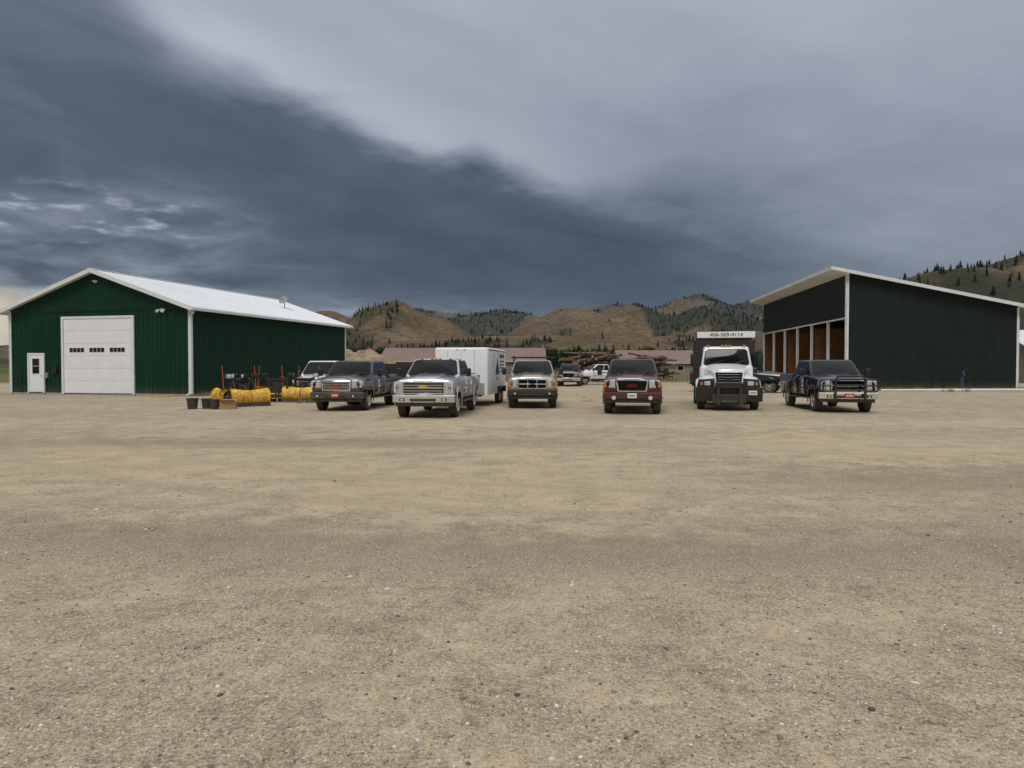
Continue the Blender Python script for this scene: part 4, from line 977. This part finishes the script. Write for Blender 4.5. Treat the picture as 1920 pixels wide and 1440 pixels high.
def tufts():
    m, t, b = newmat('dry_grass')
    geo = t.N.new('ShaderNodeNewGeometry'); col = t.ramp(geo.outputs['Random Per Island'], [(0, (.06, .09, .025)), (.5, (.13, .14, .05)), (1, (.34, .27, .14))])
    t.put(b.inputs['Base Color'], col); b.inputs['Roughness'].default_value = .9
    B_ = B()
    def add(x, y, n, r, h):
        for _ in range(n):
            a = random.uniform(0, 6.28); d = r * random.random(); px, py = x + d * math.cos(a), y + d * math.sin(a)
            hh = h * random.uniform(.5, 1.2); l = random.uniform(-.5, .5) * hh; l2 = random.uniform(-.5, .5) * hh; w = .012 + .01 * hh
            B_.add([(px - w, py, 0), (px + w, py, 0), (px + l, py + l2, hh)], [(0, 1, 2)], m)
    for i in range(130):
        s = random.random() * 13; add(25.3 + .9936 * s, 53.7 - .113 * s, 8, .35, .22)
    for i in range(90): s = random.random() * 18; add(-17.6 + .242 * s, 39.8 + .97 * s, 6, .3, .3)
    for i in range(500): add(random.uniform(-25, 50), random.uniform(74, 98), 7, .6, random.uniform(.3, .9))
    for i in range(12): add(-9.2 + random.uniform(-.6, .6), 32.5 + random.uniform(-.5, .5), 8, .2, .2)
    for i in range(7): add(29.5 + random.uniform(-1.5, 2), 47.5 + random.uniform(-.4, .4), 10, .25, .3)
    for i in range(12): add(3 + random.uniform(-2, 3), 36 + random.uniform(-4, 4), 7, .2, .12)
    o = B_.obj('grass', smooth=0); top(o, 'dry weeds and grass tufts along building edges', 'grass', kind='stuff')
tufts()

# ------------------------------------------------------------ hills
HL = [(-169, 1000, 98, 64, 130), (-281, 1100, 90, 75, 140), (-98, 1000, 68, 48, 120), (-60, 820, 40, 140, 110), (100, 820, 43, 130, 110), (260, 850, 48, 110, 110),
      (110, 1300, 112, 100, 150), (226, 1300, 117, 72, 150), (36, 1200, 78, 58, 120), (-14, 1800, 146, 190, 220), (-240, 1800, 146, 150, 220), (459, 1800, 182, 120, 230), (270, 1850, 163, 140, 230), (640, 1800, 176, 120, 220),
      (363, 1100, 80, 48, 110), (318, 1220, 104, 62, 130), (560, 640, 108, 110, 140), (392, 650, 92, 78, 130), (480, 650, 102, 80, 130), (-1080, 1500, 50, 300, 200), (-700, 1900, 90, 260, 220), (900, 1500, 160, 250, 250)]
def hh(x, y):
    s = 0.0
    for cx, cy, h, sx, sy in HL:
        e = ((x - cx) / sx) ** 2 * .5 + ((y - cy) / sy) ** 2 * .5
        if e < 9: s += (h * math.exp(-e)) ** 5
    s = s ** .2
    if s < .5: return -3
    w = noise.noise((x / 160, y / 160, 1.3)); g = 1 - abs(noise.noise((x / 75 + w, y / 120, 4.1))) * 2; g2 = noise.noise((x / 28, y / 34, 7.7))
    return s * (1 + .08 * (g - .6) + .012 * g2) + .5 * g2 - 4
def wood(x, y, z):
    mk = noise.noise((x / 90, y / 130, 5.5)) + .45 * noise.noise((x / 30, y / 40, 8.1))
    ss = lambda v, a, b_: min(1, max(0, (v - a) / (b_ - a)))
    if y > 1500: return .10 + .9 * ss(mk, -.08, .08)
    if y < 830 and x > 230: return .18 + .82 * ss(mk + (z - 50) * .006, -.22, .0)
    if 225 < x < 420 and y > 1000: return .25 + .75 * ss(mk, -.30, -.12)
    if z < 30: return .10 + .85 * ss(mk, -.15, .02)
    return .015 + .75 * ss(mk, .24, .38)
def hills():
    st = 9; xs = np.arange(-1500, 1350, st); ys = np.arange(380, 2300, st)
    vs = [(float(x), float(y), hh(x, y)) for y in ys for x in xs]; n = len(xs)
    fs = [(j * n + i, j * n + i + 1, (j + 1) * n + i + 1, (j + 1) * n + i) for j in range(len(ys) - 1) for i in range(n - 1)]
    me = bpy.data.meshes.new('hills'); me.from_pydata(vs, [], fs)
    at = me.attributes.new('wood', 'FLOAT', 'POINT'); at.data.foreach_set('value', [wood(*v) if v[2] > 2 else 0 for v in vs])
    bm = bmesh.new(); bm.from_mesh(me)
    bmesh.ops.delete(bm, geom=[f for f in bm.faces if max(v.co.z for v in f.verts) <= -2.9], context='FACES'); bm.to_mesh(me); bm.free()
    me.polygons.foreach_set('use_smooth', [True] * len(me.polygons))
    m, t, b = newmat('dry_hillside')
    pos = t.N.new('ShaderNodeNewGeometry').outputs['Position']
    a = t.noise(pos, .012, 4, .6); c = t.noise(pos, .09, 5, .8)
    col = t.ramp(a, [(.3, (.115, .082, .050)), (.5, (.175, .125, .075)), (.7, (.235, .172, .105))])
    sage = t.mr(c, .46, .58, 0, .65); col = t.mix(sage, col, (.070, .057, .042))
    v = t.vor(pos, .16); col = t.mix(t.mr(v, .34, .16, 0, .7), col, (.035, .040, .027))
    an = t.N.new('ShaderNodeAttribute'); an.attribute_name = 'wood'
    col = t.mix(t.m('MULTIPLY', an.outputs['Fac'], .80), col, (.028, .036, .027))
    z = t.sep(pos)[2]; y = t.sep(pos)[1]
    col = t.mix(t.mr(t.m('ADD', z, t.m('MULTIPLY', c, 12)), 14, 6, 0, .7), col, (.05, .065, .03))
    col = t.mix(t.mr(y, 700, 2200, .0, .24), col, (.13, .16, .20))  # distance haze painted into the hill colour, bluer further away
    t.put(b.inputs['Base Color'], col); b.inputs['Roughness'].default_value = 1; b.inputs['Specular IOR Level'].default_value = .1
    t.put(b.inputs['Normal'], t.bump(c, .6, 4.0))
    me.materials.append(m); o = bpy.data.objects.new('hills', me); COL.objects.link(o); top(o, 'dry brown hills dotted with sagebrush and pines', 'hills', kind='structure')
hills()
b = B(); rows = []
for j in range(14):
    r_ = []
    for i in range(40):
        u, v = i / 39, j / 13; e = math.sin(math.pi * u) ** .6 * math.sin(math.pi * v) ** .8
        x = -27 + 13.5 * u; y = 90 + 9 * v; r_.append((x, y, -.1 + 3.9 * e * (1 + .25 * noise.noise((x * .5, y * .4, 0)) + .12 * noise.noise((x * 1.6, y * 1.6, 3)))))
    rows.append(r_)
b.grid(rows, simple('bank_soil', (.30, .22, .14), 1, 0, .35, .8, bump=.6)); o = b.obj('terrain', smooth=80); top(o, 'bare tan dirt bank behind the garage', 'dirt bank', kind='structure')

# ------------------------------------------------------------ trees
needle = simple('pine_needles', (.024, .036, .020), 1, 0, .5, .25, spec=.1)
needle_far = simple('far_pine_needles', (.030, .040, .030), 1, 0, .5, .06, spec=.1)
trunkm = simple('pine_trunk', (.10, .065, .045), 1, 0, .3)
leafm = simple('leafy_green', (.036, .055, .022), 1, 0, .5, .4, spec=.1)
def pine_geo(h, rw, layers, n, b, mat, org=(0, 0, 0), tr=True):
    ox, oy, oz = org
    if tr: b.cyl((ox, oy, oz - .5), (ox, oy, oz + h * .9), h * .018, h * .004, trunkm, 5, False)
    base = random.uniform(.06, .18)
    for k in range(layers):
        t = k / (layers - 1); z = oz + h * (base + (1 - base) * .90 * t); r = h * rw * (1 - t) ** .7 * random.uniform(.75, 1.15) + h * .03
        th = h * (1 - base) / layers * 1.7; vs = [(ox + random.uniform(-.02, .02) * h, oy, z + th * (.6 if k == layers - 1 else 1))]
        a0 = random.random() * 6
        for i in range(n):
            rr = r * (random.uniform(.85, 1.2) if i % 2 == 0 else random.uniform(.35, .6)); a = a0 + i * 6.2832 / n
            vs.append((ox + rr * math.cos(a), oy + rr * math.sin(a), z - (th * .25 if i % 2 == 0 else -th * .15) * random.uniform(.5, 1.4)))
        b.add(vs, [(0, 1 + i, 1 + (i + 1) % n) for i in range(n)], mat)
pines = []
for v in range(6):
    b = B(); pine_geo(12, random.uniform(.17, .25), 11, 12, b, needle); pines.append(b.mesh('pine_tree', 0))
def leafy(v):
    b = B(); b.cyl((0, 0, -.3), (0, 0, 4), .28, .14, trunkm, 6, False)
    bl = [(random.uniform(-2, 2), random.uniform(-2, 2), random.uniform(2.5, 8), random.uniform(1.3, 2.2)) for _ in range(9)]
    for x, y, z, r in bl:
        b.cyl((0, 0, 2), (x, y, z), .09, .03, trunkm, 4, False)
        for _ in range(90):
            d = Vector((random.gauss(0, 1), random.gauss(0, 1), random.gauss(0, 1))).normalized() * r * random.random() ** .4
            c = Vector((x, y, z)) + d; u = Vector((random.gauss(0, 1), random.gauss(0, 1), random.gauss(0, 1))).normalized() * .3; w = u.cross(Vector((random.gauss(0, 1), random.gauss(0, 1), random.gauss(0, 1)))).normalized() * .25
            b.add([c - u, c - w, c + u, c + w], [(0, 1, 2, 3)], leafm)
    return b.mesh('leafy_tree', 0)
leafs = [leafy(i) for i in range(4)]
def place(name, me, x, y, z, s, lab, cat, grp):
    o = bpy.data.objects.new(name, me); COL.objects.link(o); o.location = (x, y, z); o.scale = (s * random.uniform(.9, 1.3), s * random.uniform(.9, 1.3), s); o.rotation_euler = (0, 0, random.uniform(0, 6.28)); top(o, lab, cat, grp)
for i in range(230):
    y = random.uniform(320, 480); x = y * random.uniform(-.26, .40)
    place('leafy_tree', random.choice(leafs), x, y, 0, random.uniform(.7, 1.25), 'green leafy tree on the valley floor', 'tree', 'trees along the valley floor')
ptl = []
while len(ptl) < 700:
    y = random.uniform(400, 660); x = y * random.uniform(-.30, .42)
    if noise.noise((x / 40, y / 60, 2)) < -.25: continue
    ptl.append((x, y, max(0, hh(x, y)), random.uniform(.65, 1.25)))
cand = []
while len(cand) < 9000:
    y = random.uniform(540, 2050); x = y * random.uniform(-.36, .80)
    if random.random() > (y / 2050) ** .8: continue
    z = hh(x, y)
    if z < 4: continue
    if random.random() < wood(x, y, z) ** 1.25: cand.append((x, y, z, random.uniform(.30, .66)))
ptl.sort(key=lambda q: q[1])
cand.sort(key=lambda q: q[1] / q[3])
near = ptl[:240] + cand[:60]; far = ptl[240:] + cand[60:]
for x, y, z, s in near: place('pine_tree', random.choice(pines), x, y, z - .3, s, 'dark green pine tree on dry ground', 'pine tree', 'pine trees scattered over the hills')
b = B()
for x, y, z, s in far: pine_geo(12 * s, random.uniform(.20, .34), 3 if y > 1000 else 5, 7, b, needle_far, (x, y, z - .4), False)
o = b.obj('forest', smooth=0); top(o, 'distant pine forest scattered over the hillsides', 'forest', kind='stuff')

# ------------------------------------------------------------ world
w = bpy.data.worlds.new('World'); scene.world = w; w.use_nodes = True
t = NT(w.node_tree); t.N.clear()
out = t.N.new('ShaderNodeOutputWorld')
tc = t.N.new('ShaderNodeTexCoord').outputs['Generated']
x, y, z = t.sep(tc)
DEG = 57.2958
az = t.m('MULTIPLY', t.m('ARCTAN2', x, y), DEG); el = t.m('MULTIPLY', t.m('ARCSINE', z), DEG)
zc = t.m('ADD', t.m('MAXIMUM', z, 0.0), .13)
P = t.vec(t.m('DIVIDE', x, zc), t.m('DIVIDE', y, zc), 0.0)
n1 = t.noise(P, .75, 4, .5, .3); n2 = t.noise(P, 2.4, 5, .55, .4); n3 = t.noise(P, 6.0, 4, .55, .2)
band = t.vec(t.m('ADD', t.m('MULTIPLY', az, .035), t.m('MULTIPLY', el, -.01)), t.m('ADD', t.m('MULTIPLY', el, .13), t.m('MULTIPLY', az, .035)), 0.0)
ns = t.noise(band, 1.5, 5, .52, .5)
edge = t.m('SUBTRACT', 14.6, t.m('MULTIPLY', az, .27))
edge = t.m('ADD', edge, t.mr(az, -24, -37, 0, 9))
s = t.m('SUBTRACT', el, edge)
s = t.m('ADD', s, t.m('MULTIPLY', t.m('SUBTRACT', n1, .5), 3.0)); s = t.m('ADD', s, t.m('MULTIPLY', t.m('SUBTRACT', n2, .5), 3.6)); s = t.m('ADD', s, t.m('MULTIPLY', t.m('SUBTRACT', ns, .5), 3.0))
wd = t.mr(az, 2, 18, 1.5, 6.5); wd = t.m('ADD', wd, t.mr(az, -18, -32, 0, 5))
tt = t.mr(t.m('DIVIDE', s, wd), -1, 1)
ab = t.mr(el, 4, 27, .46, .69, False)
ab = t.m('ADD', ab, t.m('MULTIPLY', t.m('SUBTRACT', n1, .5), .14)); ab = t.m('ADD', ab, t.m('MULTIPLY', t.m('SUBTRACT', ns, .5), .12)); ab = t.m('ADD', ab, t.m('MULTIPLY', t.m('SUBTRACT', n2, .5), .07))
ab = t.m('SUBTRACT', ab, t.mr(az, -21, -36, 0, .17))
g = t.m('EXPONENT', t.m('MULTIPLY', t.m('POWER', t.m('DIVIDE', t.m('ABSOLUTE', t.m('SUBTRACT', s, 1.9)), 2.6), 2.0), -1.0))
ab = t.m('ADD', ab, t.m('MULTIPLY', t.m('MULTIPLY', g, t.mr(az, 13, -2)), .09))
ab = t.m('ADD', ab, t.mr(az, 14, 36, 0, .05))
be = t.m('ADD', .375, t.m('MULTIPLY', t.m('SUBTRACT', ns, .5), .17)); be = t.m('ADD', be, t.m('MULTIPLY', t.m('SUBTRACT', n2, .5), .10))
core = t.m('EXPONENT', t.m('MULTIPLY', t.m('ADD', t.m('POWER', t.m('ABSOLUTE', t.m('DIVIDE', t.m('SUBTRACT', az, 2), 17)), 2.0), t.m('POWER', t.m('ABSOLUTE', t.m('DIVIDE', t.m('SUBTRACT', el, 8.5), 4.5)), 2.0)), -1.0))
be = t.m('SUBTRACT', be, t.m('MULTIPLY', core, .06))
lm = t.m('MULTIPLY', t.mr(az, -12, -28), t.mr(el, 16, 9))
be = t.m('ADD', be, t.m('MULTIPLY', lm, t.m('ADD', .08, t.m('MULTIPLY', t.m('SUBTRACT', n2, .5), .42))))
hz_ = t.m('MULTIPLY', t.mr(el, 6.8, 3.5), t.mr(az, 12, -8)); be = t.m('ADD', be, t.m('MULTIPLY', hz_, t.m('MULTIPLY', n2, .28)))
be = t.m('ADD', be, t.mr(az, 8, 32, 0, .10))
be = t.m('ADD', be, t.m('MULTIPLY', t.mr(az, -20, -34, 0, .07), t.mr(el, 14, 22)))
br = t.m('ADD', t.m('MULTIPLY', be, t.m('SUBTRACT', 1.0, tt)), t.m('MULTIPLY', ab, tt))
br = t.m('ADD', br, t.mr(el, 32, 60, 0, .32))  # unseen overhead sky brightened to add light on the yard
pt = t.m('MULTIPLY', t.mr(n3, .50, .76), t.m('MULTIPLY', t.m('MULTIPLY', t.mr(az, -20, -27), t.mr(el, 7.2, 9.6)), t.mr(el, 13.4, 11.0)))
br = t.m('ADD', br, t.m('MULTIPLY', pt, .24))
br = t.m('ADD', br, t.m('MULTIPLY', t.m('SUBTRACT', n3, .5), .03))
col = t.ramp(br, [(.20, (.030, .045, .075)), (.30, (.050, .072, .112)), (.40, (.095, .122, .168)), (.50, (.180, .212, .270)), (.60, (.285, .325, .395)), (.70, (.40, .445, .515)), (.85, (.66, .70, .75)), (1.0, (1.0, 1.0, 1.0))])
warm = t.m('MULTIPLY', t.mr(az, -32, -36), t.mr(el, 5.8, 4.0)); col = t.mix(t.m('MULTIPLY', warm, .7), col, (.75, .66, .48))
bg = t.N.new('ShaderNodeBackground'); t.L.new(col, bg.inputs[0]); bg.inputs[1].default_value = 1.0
sky = t.N.new('ShaderNodeTexSky'); sky.sky_type = 'NISHITA'; sky.sun_disc = False; sky.sun_elevation = R(52); sky.sun_rotation = R(200)
bg2 = t.N.new('ShaderNodeBackground'); t.L.new(sky.outputs[0], bg2.inputs[0]); bg2.inputs[1].default_value = .07
mx = t.N.new('ShaderNodeMixShader'); mx.inputs[0].default_value = .06
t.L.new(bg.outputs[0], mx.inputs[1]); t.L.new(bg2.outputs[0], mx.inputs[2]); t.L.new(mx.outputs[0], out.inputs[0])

sl = bpy.data.lights.new('sun', 'SUN'); sl.energy = 1.5; sl.angle = R(25); sl.color = (1, .96, .89)
so = bpy.data.objects.new('sun', sl); COL.objects.link(so)
d = Vector((math.sin(R(200)) * math.cos(R(52)), math.cos(R(200)) * math.cos(R(52)), math.sin(R(52))))
so.rotation_euler = d.to_track_quat('Z', 'Y').to_euler()

# ------------------------------------------------------------ camera
cam = bpy.data.cameras.new('camera'); cam.lens = 25; cam.sensor_width = 36; cam.clip_end = 9000; cam.clip_start = .05
co = bpy.data.objects.new('camera', cam); COL.objects.link(co); co.location = (0, 0, 1.65); co.rotation_euler = (R(90 - 1.375), 0, 0)
scene.camera = co
scene.view_settings.view_transform = 'Standard'; scene.view_settings.look = 'None'; scene.view_settings.exposure = 0
